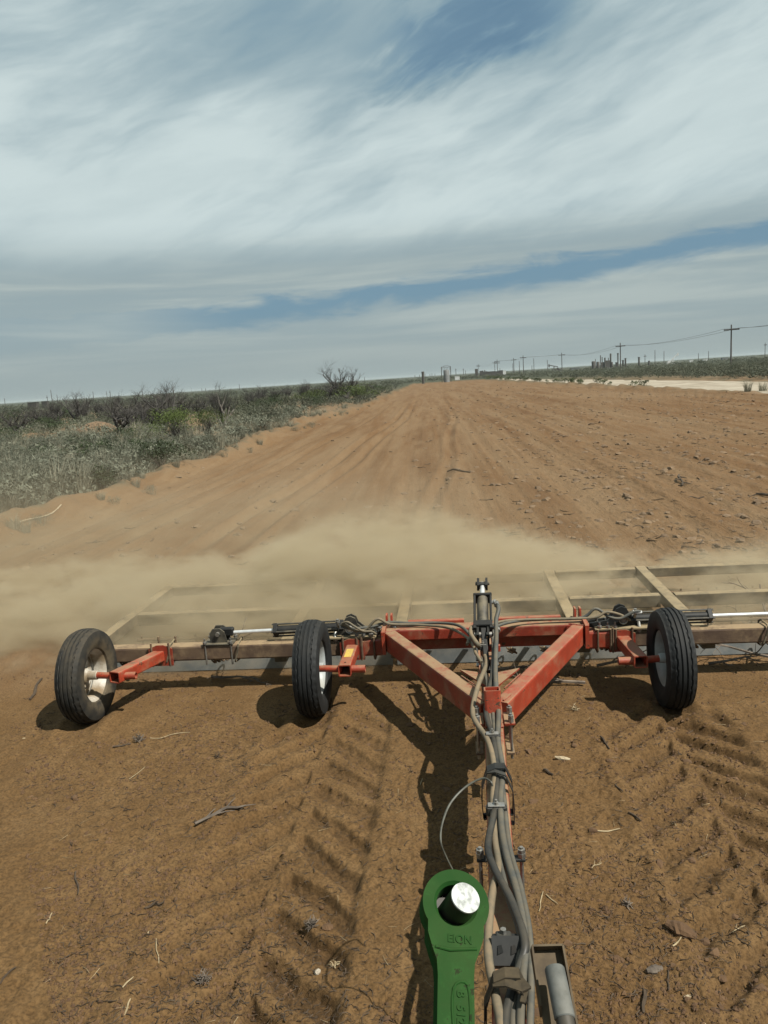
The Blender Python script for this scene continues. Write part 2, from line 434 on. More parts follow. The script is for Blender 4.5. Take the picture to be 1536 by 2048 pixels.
def mat_ground():
    m, t, b = new_mat('soil')
    tc = t.new('ShaderNodeTexCoord'); o = tc.outputs['Object']
    st = t.new('ShaderNodeAttribute', attribute_name='strip').outputs['Fac']
    fr = t.new('ShaderNodeAttribute', attribute_name='front').outputs['Fac']
    x, y, z = t.sep(o)
    n1 = t.noise(o, 0.35, 5, 0.6); n2 = t.noise(o, 2.3, 5, 0.6); n3 = t.noise(o, 14, 4, 0.6); n4 = t.noise(o, 70, 3, 0.6)
    u = t.math('ADD', x, t.math('MULTIPLY', y, 0.027))
    streak = t.noise(t.comb(u, t.math('MULTIPLY', y, 0.05), 0.0), 0.75, 5, 0.62, 0.3)
    streak2 = t.noise(t.comb(u, t.math('MULTIPLY', y, 0.09), 4.0), 3.2, 4, 0.6, 0.2)
    # dry dusty crust, fresh soil underneath, darker damp red where turned up
    dry = t.mix(n2, alb(0.146, 0.091, 0.045), alb(0.196, 0.128, 0.068))
    red = t.mix(n2, alb(0.108, 0.057, 0.0225), alb(0.145, 0.079, 0.033))
    mixv = t.ramp(t.math('ADD', t.math('MULTIPLY', streak, 0.7), t.math('MULTIPLY', streak2, 0.4)), 0.42, 0.72)
    back = t.mix(mixv, dry, red)
    fresh = t.mix(n1, alb(0.096, 0.0535, 0.0205), alb(0.132, 0.0765, 0.0305))
    crust = t.ramp(t.math('ADD', t.math('MULTIPLY', n2, 0.6), t.math('MULTIPLY', n3, 0.5)), 0.45, 0.72)
    fresh = t.mix(t.math('MULTIPLY', crust, 0.7), fresh, alb(0.162, 0.098, 0.0425))
    soil = t.mix(fr, back, fresh)
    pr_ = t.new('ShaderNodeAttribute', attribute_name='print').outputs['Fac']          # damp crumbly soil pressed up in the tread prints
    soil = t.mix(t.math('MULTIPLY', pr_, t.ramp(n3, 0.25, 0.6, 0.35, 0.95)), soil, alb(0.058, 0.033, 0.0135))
    damp = t.new('ShaderNodeAttribute', attribute_name='damp').outputs['Fac']
    soil = t.mix(t.math('MULTIPLY', damp, 0.8), soil, alb(0.105, 0.054, 0.021))
    spk = t.ramp(n4, 0.30, 0.62, 0.62, 1.12)
    sm = t.new('ShaderNodeVectorMath', operation='SCALE'); t.link(soil, sm.inputs[0]); t.link(spk, sm.inputs['Scale'])
    # scrub floor: pale sand, dead grass litter, low weed cover
    sand = t.mix(n2, alb(0.165, 0.102, 0.053), alb(0.150, 0.106, 0.062))
    weed = t.mix(n3, alb(0.068, 0.068, 0.042), alb(0.105, 0.097, 0.062))
    dist = t.ramp(y, 60.0, 260.0)
    wv = t.math('MAXIMUM', t.ramp(t.math('ADD', t.math('MULTIPLY', n1, 0.6), t.math('MULTIPLY', n2, 0.5)), 0.50, 0.70), dist)
    far = t.mix(t.noise(t.comb(x, t.math('MULTIPLY', y, 0.35), 0), 0.02, 6, 0.65), alb(0.036, 0.043, 0.025), alb(0.062, 0.063, 0.039))
    scrub = t.mix(dist, t.mix(wv, sand, weed), far)
    col = t.mix(st, scrub, sm.outputs[0])
    t.link(col, b.inputs['Base Color']); b.inputs['Roughness'].default_value = 0.95; b.inputs['Specular IOR Level'].default_value = 0.15
    bp = t.new('ShaderNodeBump'); bp.inputs['Distance'].default_value = 0.010; bp.inputs['Strength'].default_value = 0.9
    hh = t.math('ADD', t.math('MULTIPLY', t.noise(o, 95, 5, 0.7), 0.7), t.math('MULTIPLY', t.noise(o, 260, 3, 0.65), 0.4))
    t.link(hh, bp.inputs['Height'])
    # broken crust and drag lines behind the implement, coarser to the right
    b2 = t.new('ShaderNodeBump'); b2.inputs['Strength'].default_value = 1.0
    t.link(t.math('MULTIPLY', t.math('MULTIPLY', t.math('SUBTRACT', 1.0, fr), st), t.ramp(u, -2.0, 4.0, 0.03, 0.085)), b2.inputs['Distance'])
    rgh = t.math('ADD', t.math('MULTIPLY', t.noise(t.comb(t.math('MULTIPLY', u, 7.0), t.math('MULTIPLY', y, 2.2), 0.0), 1.0, 5, 0.68), 0.7), t.math('MULTIPLY', t.noise(t.comb(t.math('MULTIPLY', u, 4.0), t.math('MULTIPLY', y, 0.12), 2.0), 1.0, 4, 0.6), 0.6))
    t.link(rgh, b2.inputs['Height']); t.link(bp.outputs[0], b2.inputs['Normal']); t.link(b2.outputs[0], b.inputs['Normal'])
    return m


def mat_simple(name, c1, c2, scale=8.0, rough=0.6, metal=0.0, bump=0.0, bscale=60, dust=None, dust_amt=0.0, spec=0.5, detail=5, obj_rand=0.0, chips=None, chip_at=0.64):
    """two colours mixed by noise; dust settles on upward faces where dust is given"""
    m, t, b = new_mat(name)
    tc = t.new('ShaderNodeTexCoord'); o = tc.outputs['Object']
    n = t.noise(o, scale, detail, 0.6)
    col = t.mix(t.ramp(n, 0.35, 0.66), alb(*c1), alb(*c2))
    r = rough
    if chips:
        cn = t.math('ADD', t.math('MULTIPLY', t.noise(o, 34.0, 5, 0.7, 0.6), 0.62), t.math('MULTIPLY', t.noise(o, 4.5, 3, 0.6), 0.38))
        col = t.mix(t.ramp(cn, chip_at - 0.06, chip_at + 0.01), col, alb(*[q * 1.35 for q in c1]))
        col = t.mix(t.ramp(cn, chip_at, chip_at + 0.025), col, alb(*chips))
    if obj_rand:
        oi = t.new('ShaderNodeObjectInfo'); k = t.ramp(oi.outputs['Random'], 0, 1, 1 - obj_rand, 1 + obj_rand, False)
        sm = t.new('ShaderNodeVectorMath', operation='SCALE'); t.link(col, sm.inputs[0]); t.link(k, sm.inputs['Scale']); col = sm.outputs[0]
    if dust:
        g = t.new('ShaderNodeNewGeometry'); nz = t.sep(g.outputs['Normal'])[2]
        dn = t.noise(o, 7.0, 6, 0.65); dn2 = t.noise(o, 40.0, 3, 0.6)
        f = t.math('ADD', t.math('MULTIPLY', t.ramp(nz, 0.35, 0.95), 0.8), t.math('MULTIPLY', t.ramp(dn, 0.45, 0.75), 0.55))
        f = t.math('MULTIPLY', f, t.ramp(t.math('ADD', t.math('MULTIPLY', dn, 0.7), t.math('MULTIPLY', dn2, 0.4)), 0.32, 0.62))
        f = t.math('MULTIPLY', f, dust_amt, clamp=True)
        col = t.mix(f, col, alb(*dust))
        rr = t.ramp(f, 0.0, 1.0, rough, 0.95, False); t.link(rr, b.inputs['Roughness'])
        if metal:
            t.link(t.ramp(f, 0, 0.6, metal, 0.0, False), b.inputs['Metallic'])
    else:
        b.inputs['Roughness'].default_value = rough; b.inputs['Metallic'].default_value = metal
    t.link(col, b.inputs['Base Color']); b.inputs['Specular IOR Level'].default_value = spec
    if bump:
        bp = t.new('ShaderNodeBump'); bp.inputs['Distance'].default_value = bump; bp.inputs['Strength'].default_value = 0.8
        t.link(t.noise(o, bscale, 4, 0.6), bp.inputs['Height']); t.link(bp.outputs[0], b.inputs['Normal'])
    return m


DUST = (0.225, 0.143, 0.075)
M = dict(
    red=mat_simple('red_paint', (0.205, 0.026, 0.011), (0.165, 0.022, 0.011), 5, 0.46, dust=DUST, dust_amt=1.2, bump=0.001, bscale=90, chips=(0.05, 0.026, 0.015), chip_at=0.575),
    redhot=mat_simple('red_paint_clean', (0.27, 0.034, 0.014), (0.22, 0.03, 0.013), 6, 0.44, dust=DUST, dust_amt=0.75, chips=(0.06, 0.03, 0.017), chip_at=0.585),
    rust=mat_simple('dusty_rusted_steel', (0.062, 0.035, 0.02), (0.105, 0.066, 0.037), 9, 0.8, dust=(0.235, 0.165, 0.09), dust_amt=1.15, bump=0.002, bscale=70),
    dusty=mat_simple('dusty_frame_steel', (0.07, 0.058, 0.036), (0.115, 0.09, 0.052), 6, 0.85, dust=(0.235, 0.18, 0.10), dust_amt=1.2),
    blade=mat_simple('worn_grey_steel', (0.075, 0.085, 0.085), (0.115, 0.125, 0.122), 7, 0.65, metal=0.0, dust=DUST, dust_amt=0.35),
    black=mat_simple('black_paint', (0.010, 0.011, 0.011), (0.018, 0.019, 0.018), 12, 0.55, spec=0.25, dust=(0.10, 0.075, 0.045), dust_amt=0.08),
    dustblk=mat_simple('dusty_black_paint', (0.018, 0.018, 0.016), (0.04, 0.038, 0.03), 14, 0.5, dust=(0.19, 0.155, 0.092), dust_amt=0.5),
    chrome=mat_simple('chrome_rod', (0.72, 0.72, 0.70), (0.62, 0.62, 0.6), 20, 0.3, metal=0.55),
    zinc=mat_simple('zinc_bolt', (0.34, 0.34, 0.32), (0.22, 0.22, 0.2), 40, 0.4, metal=0.8, dust=DUST, dust_amt=0.25),
    hose=mat_simple('dusty_grey_hose', (0.05, 0.055, 0.052), (0.078, 0.08, 0.07), 9, 0.55, spec=0.3, dust=(0.15, 0.115, 0.066), dust_amt=0.45),
    hosetan=mat_simple('mud_coated_hose', (0.085, 0.077, 0.052), (0.14, 0.11, 0.066), 22, 0.75, dust=(0.20, 0.142, 0.08), dust_amt=0.6),
    hosedark=mat_simple('dark_rubber_hose', (0.016, 0.0175, 0.0175), (0.032, 0.033, 0.030), 8, 0.45, spec=0.3, dust=(0.13, 0.098, 0.055), dust_amt=0.22),
    tyre=mat_simple('tyre_rubber', (0.0065, 0.0078, 0.0082), (0.011, 0.0126, 0.013), 18, 0.7, dust=(0.04, 0.034, 0.024), dust_amt=0.25, bump=0.0004, bscale=240, spec=0.3),
    tyredirt=mat_simple('muddy_tyre_rubber', (0.009, 0.0102, 0.0102), (0.024, 0.022, 0.017), 10, 0.75, dust=(0.085, 0.066, 0.04), dust_amt=0.45, bump=0.0004, bscale=240, spec=0.3),
    rim=mat_simple('white_wheel_paint', (0.50, 0.48, 0.42), (0.22, 0.17, 0.105), 6, 0.55, dust=(0.17, 0.12, 0.065), dust_amt=0.8),
    rimgrey=mat_simple('grey_wheel_paint', (0.34, 0.37, 0.37), (0.26, 0.28, 0.27), 9, 0.45, dust=(0.24, 0.19, 0.12), dust_amt=0.3),
    green=mat_simple('green_paint', (0.0115, 0.046, 0.010), (0.015, 0.055, 0.0125), 9, 0.65, dust=(0.06, 0.055, 0.025), dust_amt=0.16, bump=0.0003, bscale=60, spec=0.04, chips=(0.012, 0.022, 0.008), chip_at=0.60),
    pin=mat_simple('scratched_bright_steel', (0.52, 0.54, 0.52), (0.24, 0.25, 0.235), 80, 0.6, metal=0.0, detail=7, spec=0.15),
    pinside=mat_simple('oiled_dark_steel', (0.02, 0.02, 0.018), (0.035, 0.03, 0.025), 30, 0.3, metal=0.6),
    sleeve=mat_simple('galvanised_sleeve', (0.065, 0.073, 0.070), (0.115, 0.123, 0.117), 30, 0.6, metal=0.0, spec=0.3, dust=(0.17, 0.145, 0.10), dust_amt=0.25),
    bracket=mat_simple('brown_primer_bracket', (0.035, 0.024, 0.013), (0.07, 0.05, 0.028), 20, 0.7, spec=0.25, dust=(0.14, 0.105, 0.06), dust_amt=0.4),
    strap=mat_simple('dusty_rubber_strap', (0.02, 0.017, 0.012), (0.042, 0.033, 0.02), 22, 0.85, spec=0.2, dust=(0.12, 0.088, 0.048), dust_amt=0.3),
    yellow=mat_simple('worn_yellow_sticker', (0.62, 0.44, 0.06), (0.50, 0.34, 0.07), 60, 0.6, dust=DUST, dust_amt=0.3),
    wire=mat_simple('bent_wire_steel', (0.05, 0.05, 0.04), (0.09, 0.09, 0.07), 30, 0.55, metal=0.0, spec=0.3),
    wood=mat_simple('grey_dead_wood', (0.075, 0.058, 0.043), (0.15, 0.12, 0.09), 12, 0.9, obj_rand=0.25),
    woodpale=mat_simple('bleached_wood', (0.28, 0.22, 0.135), (0.38, 0.315, 0.205), 20, 0.85),
    wooddark=mat_simple('dark_twig', (0.036, 0.023, 0.012), (0.062, 0.041, 0.022), 20, 0.9),
    straw=mat_simple('dry_straw', (0.23, 0.175, 0.095), (0.33, 0.26, 0.15), 30, 0.8),
    clod=mat_simple('soil_clod', (0.068, 0.035, 0.0135), (0.108, 0.059, 0.025), 6, 0.95, bump=0.002, bscale=90),
    cloddry=mat_simple('dry_soil_clod', (0.10, 0.063, 0.033), (0.165, 0.108, 0.058), 4, 0.95),
    stone=mat_simple('pale_stone', (0.30, 0.26, 0.20), (0.40, 0.35, 0.27), 20, 0.9),
    bark=mat_simple('dead_tree_bark', (0.028, 0.026, 0.023), (0.06, 0.054, 0.047), 6, 0.95, obj_rand=0.3),
    barkpale=mat_simple('bleached_bark', (0.14, 0.125, 0.105), (0.25, 0.23, 0.20), 6, 0.9),
    pole=mat_simple('weathered_pole', (0.05, 0.042, 0.036), (0.085, 0.073, 0.062), 3, 0.9),
    steelfar=mat_simple('far_dark_steel', (0.045, 0.042, 0.036), (0.075, 0.066, 0.055), 0.8, 0.7),
    tank=mat_simple('tank_grey_paint', (0.13, 0.14, 0.135), (0.19, 0.195, 0.19), 0.6, 0.6),
    whitefar=mat_simple('white_painted_steel', (0.62, 0.62, 0.6), (0.5, 0.5, 0.48), 0.8, 0.5),
    caliche=mat_simple('caliche_gravel', (0.21, 0.172, 0.118), (0.33, 0.285, 0.215), 0.35, 0.95, bump=0.01, bscale=8),
)


def dirty_sidewall(m):
    """dried mud ring on the sidewall next to the rim"""
    t = NT(m.node_tree); b = t.n['Principled BSDF']; tc = t.new('ShaderNodeTexCoord'); o = tc.outputs['Object']; x, y, z = t.sep(o)
    r = t.math('SQRT', t.math('ADD', t.math('MULTIPLY', y, y), t.math('MULTIPLY', z, z)))
    f = t.math('MULTIPLY', t.ramp(r, 0.235, 0.335, 1.0, 0.0), t.ramp(t.noise(o, 9.0, 5, 0.65), 0.36, 0.62, 0.15, 1.0))
    old = b.inputs['Base Color'].links[0].from_socket
    t.link(t.mix(t.math('MULTIPLY', f, 0.8), old, alb(0.10, 0.078, 0.046)), b.inputs['Base Color'])


dirty_sidewall(M['tyredirt'])


def mat_leaf(name, c1, c2, scale=1.2, rnd=0.3, trans=0.25):
    m, t, b = new_mat(name)
    tc = t.new('ShaderNodeTexCoord'); o = tc.outputs['Object']
    oi = t.new('ShaderNodeObjectInfo')
    v = t.new('ShaderNodeVectorMath', operation='ADD'); t.link(o, v.inputs[0]); t.link(oi.outputs['Location'], v.inputs[1])
    n = t.noise(v.outputs[0], scale, 3, 0.6); n2 = t.noise(v.outputs[0], scale * 9, 2, 0.6)
    col = t.mix(t.ramp(t.math('ADD', t.math('MULTIPLY', n, 0.6), t.math('MULTIPLY', n2, 0.4)), 0.33, 0.67), alb(*c1), alb(*c2))
    k = t.ramp(oi.outputs['Random'], 0, 1, 1 - rnd, 1 + rnd, False)
    sm = t.new('ShaderNodeVectorMath', operation='SCALE'); t.link(col, sm.inputs[0]); t.link(k, sm.inputs['Scale'])
    t.link(sm.outputs[0], b.inputs['Base Color']); b.inputs['Roughness'].default_value = 0.75; b.inputs['Specular IOR Level'].default_value = 0.25
    tr = t.new('ShaderNodeBsdfTranslucent'); t.link(sm.outputs[0], tr.inputs['Color'])
    mx = t.new('ShaderNodeMixShader'); mx.inputs[0].default_value = trans
    out = t.n['Material Output']; t.link(b.outputs[0], mx.inputs[1]); t.link(tr.outputs[0], mx.inputs[2]); t.link(mx.outputs[0], out.inputs['Surface'])
    return m


L = dict(
    grass=mat_leaf('dry_grey_grass', (0.15, 0.147, 0.105), (0.27, 0.25, 0.18), 2.0),
    sage=mat_leaf('grey_green_leaf', (0.10, 0.11, 0.08), (0.165, 0.168, 0.122), 1.5),
    dark=mat_leaf('dark_green_leaf', (0.024, 0.042, 0.016), (0.062, 0.082, 0.036), 2.5),
    mesq=mat_leaf('fresh_mesquite_leaf', (0.060, 0.088, 0.022), (0.105, 0.135, 0.04), 2.0),
    olive=mat_leaf('olive_brush_leaf', (0.055, 0.065, 0.042), (0.105, 0.108, 0.072), 0.8),
    weed=mat_leaf('roadside_weed_leaf', (0.05, 0.07, 0.03), (0.11, 0.12, 0.055), 2.5),
)

# ------------------------------------------------------------------ ground
def damp_mask(x, y):
    """streaks of freshly turned reddish soil along the strip"""
    u = lateral(x, y); d = np.zeros_like(x)
    for c, w, y0, y1, sk in ((-0.45, 0.45, 17, 42, 0.0), (1.95, 0.30, 8.5, 19, 0.02), (0.9, 0.3, 24, 70, 0.0), (3.2, 0.35, 22, 48, 0.01), (5.6, 0.5, 30, 110, 0.0), (9.5, 0.6, 40, 120, 0.0), (-4.8, 0.4, 30, 70, 0.0)):
        e = np.exp(-((u - c - sk * (y - y0) - 0.15 * vnoise(y * 0.4, y * 0, 600)) / w) ** 2) * sstep(y0, y0 + 0.2 * (y1 - y0), y) * (1 - sstep(y1 - 0.3 * (y1 - y0), y1, y))
        d = np.maximum(d, e * (0.55 + 0.6 * vnoise(x * 2.5, y * 0.6, 601)))
    return np.clip(d, 0, 1)


def make_ground():
    dense = np.arange(-44, 36.001, 0.1)
    coarse_r = np.arange(42, 310, 6.0)
    ang = np.radians(np.concatenate([dense, coarse_r]))
    n_a = len(ang)
    dep = np.concatenate([np.arange(48.5, 15.5, -0.074), np.arange(15.5, 1.5, -0.074)])
    r = CAM_H / np.tan(np.radians(dep))
    r = np.concatenate([[0.25, 0.7, 1.2, 1.7], r, np.geomspace(r[-1] * 1.02, 9000, 42)])
    n_r = len(r)
    A, Rr = np.meshgrid(ang, r)
    X = Rr * np.sin(A); Y = Rr * np.cos(A)
    Z = height(X.ravel(), Y.ravel()).reshape(X.shape)
    V = np.stack([X, Y, Z], -1).reshape(-1, 3)
    i = np.arange(n_r - 1)[:, None] * n_a; j = np.arange(n_a)[None, :]; k = (j + 1) % n_a
    F = np.stack([i + j, i + k, i + n_a + k, i + n_a + j], -1).reshape(-1, 4)[:, ::-1]
    ctr = len(V)
    V = np.vstack([V, [[0, 0, zat(0, 0)]]])
    x, y = V[:, 0], V[:, 1]
    st = strip_mask(x, y)
    fr = 1 - sstep(5.9, 6.9, y + 0.4 * vnoise(x, y, 7))
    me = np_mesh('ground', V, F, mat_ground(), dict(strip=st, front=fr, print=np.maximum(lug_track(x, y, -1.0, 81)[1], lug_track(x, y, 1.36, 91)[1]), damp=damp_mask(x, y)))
    o = finish('ground', me, None); o['kind'] = 'structure'
    return o


make_ground()


def make_road():
    v = np.concatenate([np.arange(18, 120, 1.2), np.arange(120, 262, 4)]); n = 15
    a, b = road_edges(v)
    tt = np.linspace(0, 1, n)
    U = a[:, None] + (b - a)[:, None] * tt[None, :]
    Yv = np.repeat(v[:, None], n, 1); X = U - 0.027 * Yv
    crown = 0.05 * np.sin(tt * math.pi)[None, :]
    Z = height(X.ravel(), Yv.ravel(), False).reshape(X.shape) * 0.3 + 0.10 + crown + 0.03 * vnoise(U * 1.2, Yv * 0.05, 77)
    Z[:, 0] -= 0.3; Z[:, -1] -= 0.3
    V = np.stack([X, Yv, Z], -1).reshape(-1, 3)
    i = np.arange(len(v) - 1)[:, None] * n; j = np.arange(n - 1)[None, :]
    F = np.stack([i + j, i + j + 1, i + n + j + 1, i + n + j], -1).reshape(-1, 4)
    o = finish('caliche_road', np_mesh('caliche_road', V, F, M['caliche']), None); o['kind'] = 'structure'


make_road()

# ------------------------------------------------------------------ the towed drag
drag = empty('towed_drag', (0.17, 5.0, 0.0), 'wide red framed field drag towed on rubber wheels with hoses along its tongue', 'field drag')


def part(mb, name, mat, parent=None, smooth=False, ang=None, label=None):
    o = mb.build(name, M[mat] if isinstance(mat, str) else mat, parent or drag, smooth, ang)
    if label: o['label'] = label
    return o


def copy_part(o, loc, parent=None, rot=None):
    c = o.copy(); COL.objects.link(c); c.parent = parent or o.parent; c.location = loc
    if rot: c.rotation_euler = rot
    return c


XC = 0.17
def tong_x(y): return 0.095 + 0.033 * (y - 2.35)


def beam_part(name, mat, p0, p1, w, h, **k):
    lab = k.pop('label', None); par = k.pop('parent', None)
    m = MB(); m.beam(p0, p1, w, h, **k); return part(m, name, mat, par, label=lab)


TZ = 0.425
beam_part('tongue', 'red', (tong_x(0.9), 0.9, TZ), (tong_x(4.75), 4.75, TZ), 0.108, 0.15)
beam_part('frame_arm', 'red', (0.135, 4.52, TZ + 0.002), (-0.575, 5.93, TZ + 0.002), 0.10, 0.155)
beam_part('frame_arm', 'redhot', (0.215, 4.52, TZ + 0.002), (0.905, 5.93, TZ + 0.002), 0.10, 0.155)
beam_part('cross_beam', 'red', (-0.66, 6.055, 0.448), (1.0, 6.055, 0.448), 0.15, 0.095)
beam_part('cross_beam', 'red', (-0.655, 6.085, 0.349), (0.995, 6.085, 0.349), 0.09, 0.098)
# turned-up lip seen along the back of the cross beam
beam_part('beam_lip', 'redhot', (-0.44, 6.16, 0.49), (0.02, 6.16, 0.49), 0.05, 0.05, rad=0.006)
beam_part('beam_lip', 'redhot', (0.30, 6.16, 0.49), (0.80, 6.16, 0.49), 0.05, 0.05, rad=0.006)
# gusset plate in the crotch of the arms
m = MB(); m.plate([(0, -0.12), (-0.20, 0.24), (0.0, 0.15), (0.20, 0.24)], (0.175, 4.80, 0.510), (1, 0, 0), (0, 1, 0), 0.012); part(m, 'gusset_plate', 'red')
# end plates where arms meet the cross beam
for s, x in ((-1, -0.625), (1, 0.965)):
    m = MB(); m.plate([(-0.11, -0.10), (0.09, -0.10), (0.09, 0.06), (0.02, 0.095), (-0.11, 0.085)], (x, 5.97, 0.435), (0, 1, 0), (0, 0, 1), 0.028); part(m, 'end_plate', 'redhot')
    m = MB()
    for d in (-0.02, 0.02): m.plate([(-0.05, 0), (0.05, 0), (0.035, 0.11), (-0.035, 0.11)], (x - s * 0.03 + d, 6.15, 0.47), (0, 1, 0), (0, 0, 1), 0.014)
    part(m, 'hinge_ear', 'redhot')
# upright open stub on the tongue
sx = tong_x(4.25)
beam_part('tongue_stub', 'redhot', (sx, 4.30, 0.49), (sx, 4.32, 0.675), 0.095, 0.085, up=(0, 1, 0), hollow=0.008)
m = MB(); m.box((sx, 4.25, 0.506), (0.105, 0.16, 0.012), ch=0.003); m.box((sx, 4.185, 0.52), (0.08, 0.02, 0.028), ch=0.003); part(m, 'stub_foot', 'redhot')
# clamp plates, long bolts and nuts on either side of the stub
for s in (-1, 1):
    for zz, wd, mt in ((0.515, 0.062, 'red'), (0.335, 0.045, 'rust')):
        m = MB(); m.box((sx + s * 0.088, 4.26, zz), (wd, 0.15, 0.016), ch=0.003); part(m, 'clamp_plate', mt)
    for yy in (4.20, 4.31):
        m = MB(); m.cyl((sx + s * 0.095, yy, 0.30), (sx + s * 0.095, yy, 0.575), 0.008, 8); b = part(m, 'long_bolt', 'zinc')
        m = MB(); m.cyl((sx + s * 0.095, yy, 0.523), (sx + s * 0.095, yy, 0.545), 0.0175, 6); m.cyl((sx + s * 0.095, yy, 0.548), (sx + s * 0.095, yy, 0.564), 0.0165, 6); part(m, 'nut', 'zinc', b)

def weld(p0, p1, r=0.007):
    p0, p1 = Vector(p0), Vector(p1); n = max(4, int((p1 - p0).length / 0.011)); m = MB()
    m.tube([p0.lerp(p1, i / n) for i in range(n + 1)], [r * (1.0 if i % 2 else 0.72) for i in range(n + 1)], 6); part(m, 'weld_bead', 'red')
weld((-0.61, 5.905, 0.506), (-0.50, 5.965, 0.506)); weld((0.95, 5.905, 0.506), (0.84, 5.965, 0.506))
weld((sx - 0.045, 4.262, 0.515), (sx + 0.045, 4.262, 0.515)); weld((0.062, 4.62, 0.508), (0.115, 4.53, 0.508)); weld((0.285, 4.62, 0.508), (0.232, 4.53, 0.508))
weld((-0.02, 4.93, 0.516), (0.10, 4.70, 0.516), 0.005); weld((0.37, 4.93, 0.516), (0.25, 4.70, 0.516), 0.005)
# ---- wings: tool bars of square tube
BY, BZ, BW, BH = 6.09, 0.335, 0.12, 0.13
for s, x0, x1 in ((-1, -0.86, -3.25), (1, 1.22, 3.62)):
    beam_part('wing_bar', 'rust', (x0, BY, BZ), (x1, BY, BZ), BW, BH, rad=0.016)
    xi = -0.66 if s < 0 else 1.0
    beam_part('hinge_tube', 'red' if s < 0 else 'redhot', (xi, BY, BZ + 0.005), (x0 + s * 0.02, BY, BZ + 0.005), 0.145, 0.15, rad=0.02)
    xm = (xi + x0) / 2
    # flat strap plate bolted across the joint
    m = MB(); m.box((xm + s * 0.16, BY, BZ + 0.092), (0.44, 0.15, 0.018), ch=0.004); part(m, 'joint_plate', 'dusty')
    for dx in (-0.02, 0.045, 0.10):
        for dy in (-0.055, 0.055):
            X = xm + s * dx
            m = MB(); m.tube([(X, BY + dy, BZ + 0.085), (X, BY + dy, BZ + 0.15)], 0.008, 6); part(m, 'stud', 'zinc')
            m = MB(); m.cyl((X, BY + dy, BZ + 0.103), (X, BY + dy, BZ + 0.122), 0.018, 6); part(m, 'nut', 'zinc')
    for X in (xm - s * 0.04, xm + s * 0.06, xm + s * 0.10):
        m = MB()
        q = 0.085
        m.tube([(X, BY - q, BZ + 0.10), (X, BY - q, BZ - 0.07), (X, BY - q + 0.03, BZ - 0.095), (X, BY + q - 0.03, BZ - 0.095), (X, BY + q, BZ - 0.07), (X, BY + q, BZ + 0.10)], 0.009, 8)
        part(m, 'bracket_bolt', 'rust')

# ---- frame behind the bar
RT = 0.30
for y, h, w in ((7.38, 0.12, 0.10), (8.40, 0.10, 0.10)):
    for x0, x1 in ((-3.27, -1.60), (-1.48, -0.62), (-0.48, 0.91), (1.05, 1.90), (2.04, 3.64)):
        beam_part('rear_bar', 'dusty', (x0, y, RT - h / 2), (x1, y, RT - h / 2), w, h, rad=0.008)
for x in (-3.33, -1.54, -0.55, 0.98, 1.97, 3.70):
    beam_part('cross_member', 'dusty', (x, 6.155, RT - 0.052), (x, 8.46, RT - 0.052), 0.105, 0.11, rad=0.008)
    if abs(x) < 3:
        m = MB(); m.cyl((x, 6.75, RT + 0.0), (x, 6.75, RT + 0.016), 0.014, 6); part(m, 'bolt_head', 'rust')
# scraper blades right behind the bar, on edge in the soil
for x0, x1 in ((-3.22, -0.62), (-0.58, 1.0), (1.04, 3.58)):
    m = MB(); m.plate([(0, -0.10), (x1 - x0, -0.10), (x1 - x0, 0.085), (0, 0.085)], (x0, 6.52, 0.105), (1, 0, 0), (0, 0.35, 1), 0.016)
    m.box(((x0 + x1) / 2, 6.60, 0.185), (x1 - x0, 0.07, 0.012), ch=0.002)
    part(m, 'scraper_blade', 'blade')
# spike bars of the harrow mat
for y in (6.85, 7.10, 7.75, 8.05):
    for x0, x1 in ((-3.2, -1.65), (-1.45, -0.65), (-0.45, 0.88), (1.08, 1.88), (2.06, 3.6)):
        m = MB(); m.tube([(x0, y, 0.11), (x1, y, 0.11)], 0.016, 6)
        n = max(2, int((x1 - x0) / 0.17))
        for i in range(n):
            xx = x0 + 0.05 + (x1 - x0 - 0.1) * i / (n - 1)
            m.tube([(xx, y, 0.15), (xx + 0.01, y + 0.015, -0.02)], [0.011, 0.006], 5)
        o = part(m, 'spike_bar', 'rust')
# round ring ties along the wing bars
for x in (-2.46, -1.87, -1.32, 1.75, 2.35, 2.9):
    m = MB(); a = 0.074
    m.tube([(x + 0.02, BY - a - .006, BZ + a), (x + 0.005, BY - a - 0.008, BZ), (x - 0.02, BY - a, BZ - a), (x - 0.01, BY + a, BZ - a - 0.004), (x + 0.01, BY + a + 0.004, BZ + a), (x + 0.02, BY, BZ + a + 0.012)], 0.0075, 6, smooth=3, closed=True)
    part(m, 'ring_tie', 'dusty')
# chains hanging from bar to blade
def chain(p0, p1, n):
    p0, p1 = Vector(p0), Vector(p1); m = MB(); d = (p1 - p0) / n
    u = d.normalized(); a = u.orthogonal().normalized(); b = u.cross(a)
    for i in range(n):
        c = p0 + d * (i + 0.5); s = a if i % 2 else b; hl = d.length * 0.62
        pts = [c + u * (hl * math.cos(q)) + s * (0.022 * math.sin(q)) for q in [2 * math.pi * k / 10 for k in range(10)]]
        m.tube(pts, 0.0075, 5, closed=True)
    part(m, 'hanging_chain', 'rust', smooth=True)
for x in (-2.9, -2.1, -1.35, -0.35, 0.42, 0.68, 1.18, 1.85, 2.5, 3.2):
    chain((x, BY - 0.02, BZ - 0.085), (x + 0.05 * math.sin(x * 9), 6.46, 0.13), 7)
# struts from the cross beam down to the blade
for x in (-0.30, 0.02, 0.55, 1.10):
    beam_part('blade_strut', 'rust', (x, 6.10, 0.29), (x + 0.03, 6.50, 0.16), 0.05, 0.012, rad=0.003)

# ---- wheels
WR, WW = 0.368, 0.195


